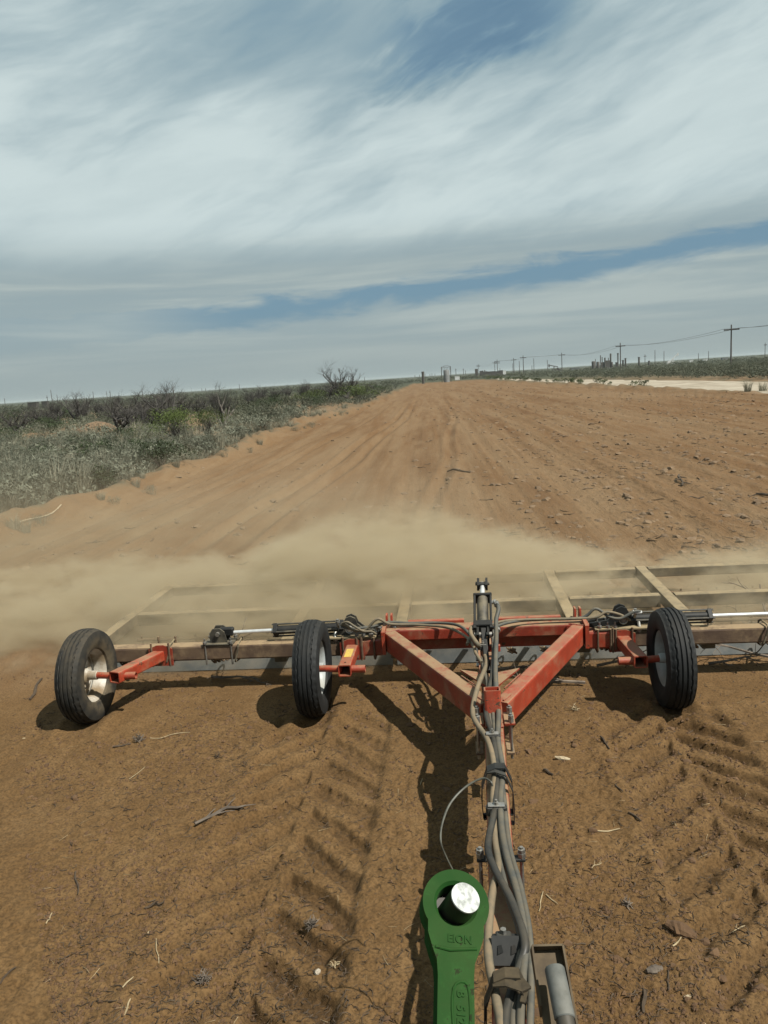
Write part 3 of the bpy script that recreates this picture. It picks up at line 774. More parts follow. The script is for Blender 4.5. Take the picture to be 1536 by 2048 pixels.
def tyre_mesh(name, mat):
    nth, prof = 180, []
    # cross profile (along axis a, radius r), outside only, closed on the bead
    P = []
    half = WW / 2
    tread = np.linspace(-half * 0.80, half * 0.80, 33)
    V = []; F = []
    side_pts = [(-half * 0.62, 0.205), (-half * 0.80, 0.212), (-half * 0.97, 0.245), (-half * 1.03, 0.282), (-half * 0.99, 0.318), (-half * 0.91, 0.345)]
    npf = len(side_pts) * 2 + len(tread)
    for i in range(nth):
        q = 2 * math.pi * i / nth
        row = []
        for a, r in side_pts: row.append((a, r))
        wig = 0.0016 * (1 if (i // 3) % 2 else -1)
        for a in tread:
            r = WR - 0.020 * (abs(a) / (half * 0.8)) ** 3.2
            g = 0
            for gc in (-0.048, -0.017, 0.017, 0.048):
                if abs(a - gc - wig) < 0.0042: g = 0.010
            if abs(a) > half * 0.66 and (i % 5) == 0: g = max(g, 0.005)
            row.append((a, r - g))
        for a, r in reversed(side_pts): row.append((-a, r))
        for a, r in row: V.append((a, r * math.cos(q), r * math.sin(q)))
    for i in range(nth):
        k = ((i + 1) % nth) * npf
        for j in range(npf - 1): F.append((i * npf + j, k + j, k + j + 1, i * npf + j + 1))
    me = bpy.data.meshes.new(name); me.from_pydata(V, [], F); me.update(); me.materials.append(mat)
    me.polygons.foreach_set('use_smooth', [True] * len(F)); me.set_sharp_from_angle(angle=math.radians(38))
    return me


TY = {'tyre': tyre_mesh('tyre', M['tyre']), 'tyredirt': tyre_mesh('tyre', M['tyredirt'])}


def rim_mb(side):
    """wheel dish; side=+1: the disc sits towards -x and the deep side faces +x"""
    m = MB(); s = side
    m.lathe([(0.222, 0.062 * s), (0.222, 0.068 * s), (0.212, 0.070 * s), (0.206, 0.062 * s), (0.196, 0.050 * s), (0.178, 0.020 * s), (0.178, -0.035 * s), (0.196, -0.05 * s), (0.21, -0.066 * s), (0.222, -0.066 * s), (0.222, -0.06 * s), (0.2, -0.046 * s), (0.184, -0.03 * s), (0.184, 0.018 * s), (0.206, 0.05 * s)], (0, 0, 0), (1, 0, 0), 64, closed=True)
    m.lathe([(0.19, -0.052 * s), (0.172, -0.056 * s), (0.155, -0.04 * s), (0.12, -0.03 * s), (0.09, -0.05 * s), (0.05, -0.05 * s), (0.0, -0.05 * s)], (0, 0, 0), (1, 0, 0), 64)
    return m


def wheel(cx, cy, cz, side, rim, tyre, lean=0.0, label=None):
    hub = bpy.data.objects.new('wheel', None)
    W = Vector((cx, cy, cz)); COL.objects.link(hub); hub.parent = drag; hub.location = W - Vector(ORG[drag.name])
    hub.rotation_euler = (0, lean, 0); hub.empty_display_size = 0.1
    ORG[hub.name] = (0, 0, 0)
    if label: hub['label'] = label
    t = bpy.data.objects.new('tyre', TY[tyre]); COL.objects.link(t); t.parent = hub
    part(rim_mb(side), 'rim', rim, hub, True, 35)
    m = MB(); s = side
    m.lathe([(0.0, 0.085 * s), (0.032, 0.085 * s), (0.036, 0.08 * s), (0.036, 0.01 * s), (0.055, -0.005 * s), (0.055, -0.048 * s)], (0, 0, 0), (1, 0, 0), 24); part(m, 'hub', rim, hub, True, 35)
    for k in range(6):
        q = 2 * math.pi * k / 6 + 0.3
        m = MB(); c = Vector((0, 0.078 * math.cos(q), 0.078 * math.sin(q))); m.cyl(c + Vector((-0.05 * s, 0, 0)), c + Vector((-0.02 * s, 0, 0)), 0.016, 6); part(m, 'lug_nut', 'zinc' if rim != 'rim' else 'rim', hub)
    return hub


WZ = WR - 0.022
WY = 5.60
WHEELS = []
wheel(-2.955, WY - 0.02, WZ, 1, 'rim', 'tyredirt', 0.0, 'muddy wheel with peeling white rim at the left end')
wheel(-1.155, WY, WZ, 1, 'rimgrey', 'tyre', 0.0, 'wheel with grey rim left of the tongue')
wheel(1.515, WY - 0.02, WZ, -1, 'rimgrey', 'tyre', 0.0, 'wheel right of the tongue, rim in shade')
# wheel arms: open square tube running forward from bar to axle stub
ARMS = []
for wx, ax, s, bx in ((-2.955, -2.70, -1, -2.52), (-1.155, -0.895, -1, -0.90), (1.515, 1.285, 1, 1.262)):
    p1 = Vector((ax, 5.50, WZ + 0.005)); p0 = Vector((bx, BY - 0.02, BZ - 0.006))
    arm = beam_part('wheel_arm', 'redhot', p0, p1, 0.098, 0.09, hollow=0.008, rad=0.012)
    ARMS.append((p0, p1))
    m = MB(); m.cyl((ax - (-s) * 0.03, 5.555, WZ), (wx + (-s) * 0.04, 5.58, WZ), 0.026, 18); part(m, 'axle_stub', 'redhot', smooth=True)
    m = MB(); m.lathe([(0.022, 0), (0.029, 0), (0.029, 0.105), (0.022, 0.105)], (ax + (-s) * 0.045, 5.56, WZ - 0.005), (-s, 0, 0), 20, closed=True); part(m, 'axle_sleeve', 'redhot', smooth=True)
    for dx in (-0.075, 0.075):
        m = MB(); X = bx + dx
        m.tube([(X, BY - .085, BZ + 0.11), (X, BY - .085, BZ - 0.09), (X, BY + .085, BZ - 0.09), (X, BY + .085, BZ + 0.11)], 0.009, 7); part(m, 'bracket_bolt', 'rust')
    m = MB(); m.plate([(-0.1, -0.09), (0.1, -0.09), (0.1, 0.06), (0.03, 0.09), (-0.03, 0.09), (-0.1, 0.06)], (bx, BY - 0.078, BZ), (1, 0, 0), (0, 0, 1), 0.014); part(m, 'arm_plate', 'red')
# yellow warning sticker on the middle arm
p0, p1 = ARMS[1]; d = (p0 - p1).normalized(); sd = d.cross(Vector((0, 0, 1))).normalized(); un = sd.cross(d)
m = MB(); c = p1 + d * 0.29 + un * 0.0463
m.plate([(-0.028, -0.1), (0.028, -0.1), (0.028, 0.1), (-0.028, 0.1)], c, sd, d, 0.0016); part(m, 'warning_sticker', 'yellow')
m = MB(); c = p1 + d * 0.06 + un * 0.0458
m.cyl(c, c + un * 0.002, 0.008, 10); part(m, 'drain_hole', 'pinside')

# ---- hydraulic cylinders
def hyd(p0, p1, barrel_len, r=0.036, tie=True, parent_name='wing_cylinder'):
    """barrel starts at p0; rod end at p1"""
    p0, p1 = Vector(p0), Vector(p1); d = (p1 - p0).normalized(); e = p0 + d * barrel_len
    a = d.orthogonal().normalized(); b = d.cross(a)
    m = MB(); m.cyl(p0, e, r, 24); o = part(m, parent_name, 'black', smooth=True)
    for c in (p0, e):
        m = MB(); R = Matrix((a, d, b)).transposed(); m.box(c, (r * 2.5, 0.036, r * 2.5), R, 0.004); part(m, 'end_cap', 'black', o)
    for s1 in (-1, 1):
        for s2 in (-1, 1):
            m = MB(); q = a * (s1 * r * 1.02) + b * (s2 * r * 1.02); m.tube([p0 + q - d * 0.02, e + q + d * 0.03], 0.0075, 6); part(m, 'tie_rod', 'dustblk', o)
    m = MB(); m.cyl(e, p1, r * 0.45, 18); part(m, 'piston_rod', 'chrome', o, True)
    return o, e


CZ = 0.490
CYL_Y = BY + 0.03
hyd((-0.99, CYL_Y, CZ + 0.005), (-1.965, CYL_Y, CZ - 0.012), 0.56)
hyd((1.36, CYL_Y, CZ - 0.01), (2.95, CYL_Y, CZ - 0.012), 0.60)


def lug_bracket(x, s, name='cylinder_bracket'):
    m = MB()
    for dy in (-0.05, 0.05):
        m.plate([(-0.075, 0), (0.075, 0), (0.07, 0.09), (0.045, 0.13), (-0.02, 0.13), (-0.055, 0.10)], (x, CYL_Y + dy - 0.005, BZ + 0.068), (s, 0, 0), (0, 0, 1), 0.014)
    m.box((x, CYL_Y - 0.02, BZ + 0.073), (0.26, 0.16, 0.012), ch=0.003)
    o = part(m, name, 'dustblk')
    m = MB(); m.cyl((x, CYL_Y - 0.085, BZ + 0.155), (x, CYL_Y + 0.08, BZ + 0.155), 0.018, 12); part(m, 'pin', 'zinc', o, True)
    m = MB(); m.box((x - s * 0.06, CYL_Y, BZ + 0.155), (0.12, 0.055, 0.07), ch=0.01); part(m, 'rod_clevis', 'black', o)
    for dx in (-0.11, 0.11):
        for dy in (-0.09, 0.065):
            m = MB(); m.tube([(x + dx, CYL_Y + dy, BZ - 0.10), (x + dx, CYL_Y + dy, BZ + 0.125)], 0.008, 6); part(m, 'bracket_bolt', 'zinc', o)
            m = MB(); m.cyl((x + dx, CYL_Y + dy, BZ + 0.082), (x + dx, CYL_Y + dy, BZ + 0.10), 0.017, 6); part(m, 'nut', 'zinc', o)


lug_bracket(-2.03, -1); lug_bracket(3.0, 1)
# base lugs near the tongue: swept black plates
for x, s in ((-0.90, 1), (1.26, -1)):
    m = MB()
    for dy in (-0.035, 0.035):
        m.plate([(-0.14, 0), (0.30, 0), (0.28, 0.03), (0.10, 0.055), (0.045, 0.10), (0.03, 0.145), (-0.01, 0.165), (-0.05, 0.15), (-0.07, 0.11), (-0.12, 0.06)], (x, CYL_Y + dy, BZ + 0.095), (s, 0, 0), (0, 0, 1), 0.016)
    o = part(m, 'base_lug', 'dustblk' if s > 0 else 'black')
    m = MB(); m.cyl((x - s * 0.02, CYL_Y - 0.075, CZ), (x - s * 0.02, CYL_Y + 0.075, CZ), 0.02, 12); part(m, 'pin', 'zinc', o, True)
    m = MB(); m.tube([(x - s * 0.02 + 0.03 * math.cos(q), CYL_Y - 0.068, CZ + 0.03 * math.sin(q)) for q in [2 * math.pi * k / 14 for k in range(14)]], 0.006, 6, closed=True); part(m, 'pin_ring', 'zinc', o)
    m = MB(); m.box((x - s * 0.085, CYL_Y, CZ), (0.07, 0.05, 0.075), ch=0.008); part(m, 'eye_end', 'dustblk', o)
    # elbow fittings on the barrel end
    for k, dz in ((0, 0.05), (1, -0.055)):
        X = x - s * (0.11 + 0.03 * k)
        m = MB(); m.tube([(X, CYL_Y - 0.05, CZ + dz * 0.4), (X, CYL_Y - 0.075, CZ + dz), (X, CYL_Y - 0.075, CZ + dz * 1.9)], 0.013, 8); m.cyl((X, CYL_Y - 0.075, CZ + dz * 1.3), (X, CYL_Y - 0.075, CZ + dz * 1.6), 0.02, 6); part(m, 'elbow_fitting', 'zinc', o)
# odds and ends of fittings where hoses reach the left hinge
for i, (x, dz) in enumerate(((-0.70, 0.02), (-0.64, 0.045), (-0.58, 0.02))):
    m = MB(); m.tube([(x, BY - 0.02, BZ + 0.10), (x + 0.01, BY - 0.03, BZ + 0.15 + dz), (x + 0.05, BY - 0.05, BZ + 0.145 + dz)], 0.014, 7); m.cyl((x + 0.002, BY - 0.022, BZ + 0.115), (x + 0.004, BY - 0.024, BZ + 0.135), 0.022, 6); part(m, 'hose_fitting', 'zinc')

# lift cylinder standing over the tongue
base = Py(966, 1258, 5.30); top = Py(965, 1196, 5.56); tip = Py(962, 1176, 5.66)
d = (top - base).normalized(); tip = top + d * 0.15
a = Vector((1, 0, 0)); b = d.cross(a).normalized()
m = MB(); m.cyl(base + d * 0.02, top, 0.041, 28); lift = part(m, 'lift_cylinder', 'dustblk', smooth=True)
for c, th in ((base + d * 0.02, 0.05), (top, 0.022)):
    m = MB(); R = Matrix((a, d, b)).transposed(); m.box(c, (0.135, th, 0.10), R, 0.005); part(m, 'end_cap', 'black', lift)
for s1 in (-1, 1):
    for s2 in (-1, 1):
        m = MB(); q = a * (s1 * 0.058) + b * (s2 * 0.038); m.tube([base + q - d * 0.012, top + q + d * 0.012], 0.0085, 8); part(m, 'tie_rod', 'black', lift)
        m = MB(); m.cyl(base + q - d * 0.03, base + q - d * 0.008, 0.016, 6); part(m, 'nut', 'black', lift)
m = MB(); m.cyl(top, tip, 0.0185, 20); part(m, 'piston_rod', 'chrome', lift, True)
m = MB()
for s1 in (-1, 1): m.plate([(-0.03, -0.045), (0.03, -0.045), (0.03, 0.03), (0.0, 0.045), (-0.03, 0.03)], tip + a * (s1 * 0.031), b, d, 0.018)
m.box(tip - d * 0.02, (0.07, 0.03, 0.05), Matrix((a, d, b)).transposed(), 0.004)
part(m, 'rod_clevis', 'black', lift)
m = MB(); m.cyl(tip - a * 0.052, tip + a * 0.052, 0.015, 12); part(m, 'clevis_pin', 'dustblk', lift)
# lever and lugs below it
foot = Vector((0.160, 5.22, 0.505))
for s1 in (-1, 1):
    m = MB(); m.plate([(-0.05, -0.06), (0.07, -0.06), (0.05, 0.06), (0.02, 0.085), (-0.025, 0.07)], base - d * 0.035 + a * (s1 * 0.036), b, d, 0.016); o = part(m, 'clevis_lug', 'black', lift)
m = MB(); m.cyl(base - d * 0.05 - a * 0.062, base - d * 0.05 + a * 0.062, 0.017, 12); part(m, 'clevis_pin', 'zinc', lift)
m = MB(); m.beam(base - d * 0.0, Vector((0.160, 5.02, 0.50)), 0.038, 0.05, rad=0.006); part(m, 'lift_lever', 'black')
for s1 in (-1, 1):
    m = MB(); m.plate([(-0.16, -0.02), (0.24, -0.02), (0.2, 0.10), (0.06, 0.15), (-0.1, 0.06)], (0.160 + s1 * 0.05, 5.06, 0.47), (0, 1, 0), (0, 0, 1), 0.014); part(m, 'lever_lug', 'redhot')
beam_part('tongue_extension', 'red', (0.162, 4.70, TZ - 0.006), (0.17, 6.0, TZ - 0.006), 0.10, 0.14)
for xx in (0.222, 0.098):
    m = MB()
    for yy in (5.03, 5.14): m.cyl((xx - 0.012, yy, 0.55), (xx + 0.012, yy, 0.55), 0.016, 6)
    part(m, 'nut', 'zinc')
m = MB(); m.box((0.215, 5.32, 0.56), (0.10, 0.03, 0.05), ch=0.004); part(m, 'pivot_tab', 'redhot')

# ---- hoses along the tongue
def hz(pts, z0=0.53):
    out = []
    for p in pts: out.append(Pz(p[0], p[1], p[2] if len(p) > 2 else z0))
    return out
def hose(name, pts, r, mat, n=10):
    m = MB(); m.tube(pts, r, n, smooth=6); return part(m, name, mat, smooth=True, ang=60)


lp = base - a * 0.075 + d * 0.02
hose('hydraulic_hose', hz([(1012, 2230), (1003, 2060), (990, 1985, .545), (976, 1900, .55), (984, 1790, .55), (997, 1735, .545), (990, 1680, .545), (986, 1600, .55), (989, 1540, .56), (976, 1482, .555), (946, 1430, .555), (955, 1375, .56), (973, 1325, .575), (960, 1296, .60)]) + [Vector((0.10, 5.12, 0.665)), Vector((0.062, 5.22, 0.70)), lp + Vector((-0.01, -0.03, 0.0)), lp], 0.0155, 'hosetan')
rp = top + a * 0.10 - d * 0.045
hose('hydraulic_hose', hz([(1062, 2230), (1042, 2060), (1046, 1960, .545), (1050, 1885, .56), (1038, 1800, .56), (1014, 1715, .56), (1003, 1655, .555), (1001, 1600, .555), (1005, 1540, .55), (996, 1480, .55), (997, 1420, .56), (991, 1350, .60)]) + [Vector((0.235, 5.18, 0.70)), Vector((0.245, 5.36, 0.75)), rp + Vector((0.01, -0.08, -0.03)), rp], 0.0155, 'hose')
rq = base + a * 0.10 + d * 0.01
hose('hydraulic_hose', hz([(1030, 2230), (1010, 2060), (1022, 1985, .54), (1042, 1925, .55), (1049, 1880, .575), (1022, 1800, .575), (988, 1735, .57), (976, 1690, .565), (989, 1620, .555), (994, 1545, .555), (987, 1480, .55), (972, 1425, .548), (978, 1385, .555), (985, 1345, .59)]) + [Vector((0.205, 5.0, 0.635)), Vector((0.232, 5.17, 0.69)), rq], 0.0155, 'hosedark')
# a pair that runs out along the cross beam to each wing
hose('hydraulic_hose', hz([(1048, 2230), (1026, 2060, .525), (1034, 1960, .535), (1040, 1870, .545), (1015, 1790, .55), (1002, 1720, .54), (1000, 1650, .54), (993, 1580, .54), (999, 1520, .54), (985, 1470, .538), (977, 1410, .54), (975, 1370, .55), (966, 1330, .56)]) + [Vector((0.12, 5.25, 0.57)), Vector((0.07, 5.6, 0.55)), Vector((-0.02, 5.92, 0.535)), Vector((-0.18, 6.05, 0.522)), Vector((-0.42, 6.06, 0.525)), Vector((-0.60, 6.07, 0.535)), Vector((-0.74, 6.03, 0.515)), Vector((-0.90, 6.02, 0.51)), Vector((-0.98, 6.03, 0.53))], 0.012, 'hose')
hose('hydraulic_hose', hz([(1055, 2230, .54), (1060, 2060, .545), (1062, 1960, .55), (1058, 1860, .56), (1040, 1770, .56), (1018, 1690, .55), (1008, 1600, .54), (1000, 1530, .54), (990, 1470, .54), (985, 1400, .55), (990, 1360, .575)]) + [Vector((0.20, 4.98, 0.60)), Vector((0.215, 5.3, 0.60)), Vector((0.25, 5.7, 0.58)), Vector((0.42, 5.95, 0.545)), Vector((0.65, 6.02, 0.53)), Vector((0.95, 6.03, 0.53)), Vector((1.06, 6.03, 0.60)), Vector((1.16, 6.02, 0.535)), Vector((1.25, 6.01, 0.52)), Vector((1.36, 6.02, 0.57)), Vector((1.42, 6.05, 0.55))], 0.012, 'hose')
hose('hydraulic_hose', [Vector((0.03, 5.30, 0.60)), Vector((0.09, 5.52, 0.61)), Vector((0.30, 5.86, 0.575)), Vector((0.55, 6.0, 0.54)), Vector((0.93, 6.01, 0.53)), Vector((1.06, 6.0, 0.54)), Vector((1.14, 6.01, 0.575)), Vector((1.24, 6.02, 0.55)), Vector((1.33, 6.05, 0.49))], 0.011, 'hosetan')
hose('hydraulic_hose', [Vector((0.12, 5.0, 0.58)), Vector((0.085, 5.1, 0.61)), Vector((0.075, 5.25, 0.60)), Vector((0.02, 5.6, 0.56)), Vector((-0.12, 5.92, 0.525)), Vector((-0.35, 6.03, 0.518)), Vector((-0.58, 6.04, 0.53)), Vector((-0.68, 6.03, 0.58)), Vector((-0.78, 6.02, 0.50)), Vector((-0.88, 6.01, 0.50)), Vector((-0.94, 6.01, 0.545)), Vector((-0.98, 6.03, 0.54))], 0.011, 'hosetan')
hose('hydraulic_hose', [Vector((-0.97, 6.01, 0.56)), Vector((-0.92, 5.99, 0.575)), Vector((-0.87, 5.99, 0.54)), Vector((-0.80, 5.99, 0.495)), Vector((-0.73, 6.0, 0.485)), Vector((-0.70, 6.02, 0.455))], 0.009, 'hosetan')
for c in (rp, rq, lp):
    s = -1 if c is lp else 1
    m = MB(); m.tube([c - a * (0.035 * s), c, c - Vector((0, 0.05, 0.012))], 0.014, 8); m.cyl(c + a * (0.012 * s) * -1.6, c - a * (0.004 * s), 0.021, 6); m.cyl(c - Vector((0, 0.02, 0.004)), c - Vector((0, 0.05, 0.012)), 0.02, 8); part(m, 'elbow_fitting', 'zinc', lift)
# white collar where the right wing hose ends
m = MB(); m.tube([(1.345, 6.02, 0.568), (1.415, 6.045, 0.553)], 0.014, 8); part(m, 'hose_collar', 'whitefar')
# hose clamps with a bolt on top
for px, py, w in ((985, 1477, 0.085), (993, 1622, 0.095), (966, 1297, 0.06)):
    c = Pz(px, py, 0.545 if py > 1400 else 0.61)
    m = MB(); m.box(c + Vector((0, 0, 0.004)), (w, 0.035, 0.05), ch=0.008); o = part(m, 'hose_clamp', 'hosedark')
    m = MB(); m.box(c + Vector((0, 0, 0.031)), (w * 0.8, 0.032, 0.005), ch=0.001); part(m, 'clamp_cover', 'zinc', o)
    m = MB(); m.cyl(c + Vector((0, 0, 0.033)), c + Vector((0, 0, 0.046)), 0.011, 6); m.cyl(c + Vector((0, 0, 0.046)), c + Vector((0, 0, 0.056)), 0.006, 8); part(m, 'clamp_bolt', 'zinc', o)
# saddle with two upright bolts across the tongue
c = Pz(998, 1716, 0.515); tx = tong_x(c.y)
m = MB(); m.box((tx, c.y, 0.512), (0.20, 0.035, 0.014), ch=0.003); saddle = part(m, 'hose_saddle', 'black')
for s in (-1, 1):
    m = MB(); m.tube([(tx + s * 0.085, c.y, 0.33), (tx + s * 0.085, c.y, 0.565)], 0.008, 8); part(m, 'saddle_bolt', 'zinc', saddle)
    m = MB(); m.cyl((tx + s * 0.085, c.y, 0.52), (tx + s * 0.085, c.y, 0.54), 0.018, 6); m.cyl((tx + s * 0.085, c.y, 0.542), (tx + s * 0.085, c.y, 0.556), 0.016, 6); part(m, 'nut', 'zinc', saddle)
# black tie wrapped round tongue and hoses
def band(name, y, w, zt, mat, dz=0.0, skew=0.0, halfw=0.075):
    m = MB(); tx = tong_x(y)
    path = [(-halfw, TZ - 0.085), (-halfw - 0.004, TZ), (-halfw, TZ + 0.085), (-halfw * 0.62, zt - 0.004), (-halfw * 0.1, zt + 0.008), (halfw * 0.55, zt), (halfw, TZ + 0.085), (halfw + 0.004, TZ), (halfw, TZ - 0.085)]
    loops = []
    for x, z in path:
        k = skew * x / halfw
        loops.append([(tx + x, y - w / 2 + k, z), (tx + x, y + w / 2 + k, z), (tx + x * 0.96, y + w / 2 + k, z - 0.006), (tx + x * 0.96, y - w / 2 + k, z - 0.006)])
    m.sweep(loops, closed=True); return part(m, name, mat)
band('hose_tie', Pz(985, 1538, 0.58).y, 0.055, 0.592, 'black', skew=0.02)
band('hose_tie', Pz(985, 1548, 0.58).y, 0.03, 0.588, 'hosedark', skew=-0.03)
band('hose_strap', Pz(1005, 1958, 0.58).y, 0.045, 0.598, 'strap', skew=0.012, halfw=0.072)
band('hose_strap', Pz(1005, 1975, 0.58).y, 0.035, 0.592, 'strap', skew=-0.02, halfw=0.076)
m = MB(); c = Pz(1042, 1972, 0.585); m.box(c, (0.05, 0.045, 0.012), Matrix.Rotation(0.5, 3, 'Z'), 0.003); m.box(c + Vector((0.006, -0.03, -0.012)), (0.018, 0.05, 0.01), Matrix.Rotation(-0.3, 3, 'Z'), 0.002); part(m, 'strap_end', 'strap')
# black cast holder between the hoses
c = Pz(1012, 1905, 0.53); tx = tong_x(c.y)
m = MB()
m.box((tx + 0.0, c.y + 0.035, 0.532), (0.094, 0.05, 0.06), ch=0.008)
m.plate([(-0.047, -0.045), (0.047, -0.045), (0.047, 0.045), (-0.047, 0.045)], (tx, c.y - 0.01, 0.545), (1, 0, 0), (0, 0.7, 0.7), 0.014)
holder = part(m, 'hose_holder', 'black')
m = MB(); m.box((tx - 0.004, c.y + 0.036, 0.566), (0.055, 0.042, 0.012), ch=0.005); part(m, 'holder_pad', 'hosedark', holder)
m = MB(); m.cyl((tx - 0.004, c.y + 0.042, 0.571), (tx - 0.004, c.y + 0.042, 0.588), 0.011, 6); part(m, 'holder_bolt', 'zinc', holder)
for dx in (-0.02, 0.026):
    m = MB(); m.plate([(-0.009, -0.016), (0.011, -0.008), (0.006, 0.014), (-0.006, 0.012)], (tx + dx, c.y - 0.016, 0.5545), (1, 0, 0), (0, 0.7, 0.7), 0.002); part(m, 'holder_slot', 'pinside', holder)

# ------------------------------------------------------------------ tractor pieces close to the camera
N = Vector((0.20, -0.50, 0.84)).normalized()           # face of the eye
D = ray(912, 1806)
eye = Vector((0, 0, CAM_H)) + D * 1.40
dn = (Pz(924, 2048, eye.z - 0.05) - eye); dn = (dn - N * dn.dot(N)).normalized()     # along the bar towards the tractor
sd = dn.cross(N).normalized()
link = empty('lift_link', eye, 'green painted lift link with a round eye and bright steel pin above the tongue', 'tractor link')
K = 1.40 / FPX          # metres per photo pixel here
R0, R1 = 54 * K, 34 * K
TH = 0.042
def eye_outline():
    pts = []
    # ring with the bar leaving it: waist then near-parallel shank, measured across sd and along dn
    for q in range(-126, 127, 7): 
        a = math.radians(q); pts.append((R0 * math.sin(a), -R0 * math.cos(a)))
    tail = [(0.80, 0.95), (0.66, 1.36), (0.50, 1.75), (0.46, 2.2), (0.46, 3.4), (0.46, 6.0)]
    return pts + [(R0 * x, R0 * y) for x, y in tail] + [(-R0 * x, R0 * y) for x, y in reversed(tail)]
def link_body():
    O = [(x, -y) for x, y in eye_outline()]; n = len(O); ni = 44
    inner = [(R1 * math.sin(2 * math.pi * k / ni), -R1 * math.cos(2 * math.pi * k / ni)) for k in range(ni)]
    bm_v = []; m = MB()
    # faces between outline and hole: build through a bmesh triangulation fill
    import bmesh
    bm = bmesh.new()
    ch = 0.005
    def ring(pts, off, z):
        out = []
        k = len(pts)
        for i, (x, y) in enumerate(pts):
            x0, y0 = pts[i - 1]; x1, y1 = pts[(i + 1) % k]
            tx, ty = x1 - x0, y1 - y0; l = math.hypot(tx, ty) or 1
            out.append(bm.verts.new(Vector((x - ty / l * off, y + tx / l * off, z))))
        return out
    def skin(a, b):
        k = len(a)
        for i in range(k): bm.faces.new((a[i], a[(i + 1) % k], b[(i + 1) % k], b[i]))
    def close(vs):
        return [bm.edges.get((vs[i], vs[(i + 1) % len(vs)])) or bm.edges.new((vs[i], vs[(i + 1) % len(vs)])) for i in range(len(vs))]
    o_top = ring(O, ch, 0); o_up = ring(O, 0, -ch); o_lo = ring(O, 0, -TH + ch); o_bot = ring(O, ch, -TH)
    i_top = ring(inner, -ch, 0); i_up = ring(inner, 0, -ch); i_lo = ring(inner, 0, -TH + ch); i_bot = ring(inner, -ch, -TH)
    for a_, b_ in ((o_top, o_up), (o_up, o_lo), (o_lo, o_bot), (i_top, i_up), (i_up, i_lo), (i_lo, i_bot)): skin(a_, b_)
    bmesh.ops.triangle_fill(bm, edges=close(o_top) + close(i_top), use_beauty=True)
    bmesh.ops.triangle_fill(bm, edges=close(o_bot) + close(i_bot), use_beauty=True)
    bmesh.ops.recalc_face_normals(bm, faces=bm.faces)
    me = bpy.data.meshes.new('link_body'); bm.to_mesh(me); bm.free()
    return me
UP = -dn; SX = UP.cross(N).normalized()              # right and up on the face
LR = Matrix((SX, UP, N)).transposed().to_4x4()
body = finish('link_body', link_body(), M['green'], link); body.matrix_local = LR
body.data.set_sharp_from_angle(angle=math.radians(40)); body.data.polygons.foreach_set('use_smooth', [True] * len(body.data.polygons))
ORG[body.name] = tuple(eye)
# raised step across the neck and frame of the letter panel
def lpt(x, y, z=0.0): return eye + SX * x + dn * y + N * z
m = MB()
m.tube([lpt(-R0 * 0.66, R0 * 1.40, 0.0), lpt(-R0 * 0.2, R0 * 1.46, 0.001), lpt(R0 * 0.66, R0 * 1.34, 0.0)], 0.0026, 8); part(m, 'casting_ridge', 'green', link, True)
m = MB()
fx0, fx1, fy0, fy1 = -R0 * 0.08, R0 * 0.36, R0 * 2.45, R0 * 3.60
m.tube([lpt(fx0, fy0 + 0.004), lpt(fx1, fy0 - 0.002), lpt(fx1 + 0.002, fy1), lpt(fx0 + 0.002, fy1 + 0.003)], 0.0022, 8, smooth=4, closed=True); part(m, 'panel_rim', 'green', link, True)


def text_part(name, body_txt, size, c, X, Y, parent, mat, ext=0.0005):
    cu = bpy.data.curves.new(name, 'FONT'); cu.body = body_txt; cu.size = size; cu.extrude = ext; cu.align_x = 'CENTER'; cu.align_y = 'CENTER'; cu.bevel_depth = 0.0004
    tmp = bpy.data.objects.new(name, cu); COL.objects.link(tmp)
    dg = bpy.context.evaluated_depsgraph_get(); me = bpy.data.meshes.new_from_object(tmp.evaluated_get(dg))
    bpy.data.objects.remove(tmp); me.materials.clear(); me.materials.append(mat)
    o = bpy.data.objects.new(name, me); COL.objects.link(o); o.parent = parent
    Z = X.cross(Y); R = Matrix((X, Y, Z)).transposed().to_4x4(); R.translation = Vector(c) - Vector(ORG[parent.name]); o.matrix_local = R
    return o


text_part('raised_letters', 'EION', 0.0165, lpt(R0 * 0.12, R0 * 1.12, 0.0006), SX, UP, link, M['green'])
text_part('raised_letters', 'B  512', 0.017, lpt((fx0 + fx1) / 2, (fy0 + fy1) / 2, 0.0008), dn, SX, link, M['green'])
# pin through the eye, leaning a little
PA = (N + SX * 0.22 + UP * 0.10).normalized()
pr = 27.5 * 1.36 / FPX
ptop = lpt(3.0 * K, 8.0 * K, 0) + PA * 0.034
m = MB(); m.cyl(ptop - PA * 0.10, ptop - PA * 0.003, pr, 40); pin = part(m, 'pin', 'pinside', link, True, 40)
m = MB(); m.cyl(ptop - PA * 0.0028, ptop, pr * 0.985, 40); part(m, 'pin_face', 'pin', pin)
m = MB(); m.cyl(lpt(-4 * K, 5 * K, -0.085), lpt(-4 * K, 5 * K, -0.04), R1 * 1.35, 36); part(m, 'pin_collar', 'pinside', link, True, 40)

# bent wire that sticks up beside the link
m = MB(); m.tube([Pz(985, 1572, .955), Pz(981, 1563, .97), Pz(964, 1557, .965), Pz(930, 1575, .935), Pz(900, 1608, .905), Pz(884, 1650, .875), Pz(882, 1685, .84), Pz(893, 1715, .78), Pz(912, 1755, .70), Pz(935, 1820, .60), Pz(960, 1880, .53)], [0.0042] * 6 + [0.0034] * 8, 6, smooth=5)
wire = m.build('bent_wire', M['wire'], None, True); tag(wire, 'thin bent wire curling up in front of the tongue hoses', 'wire')

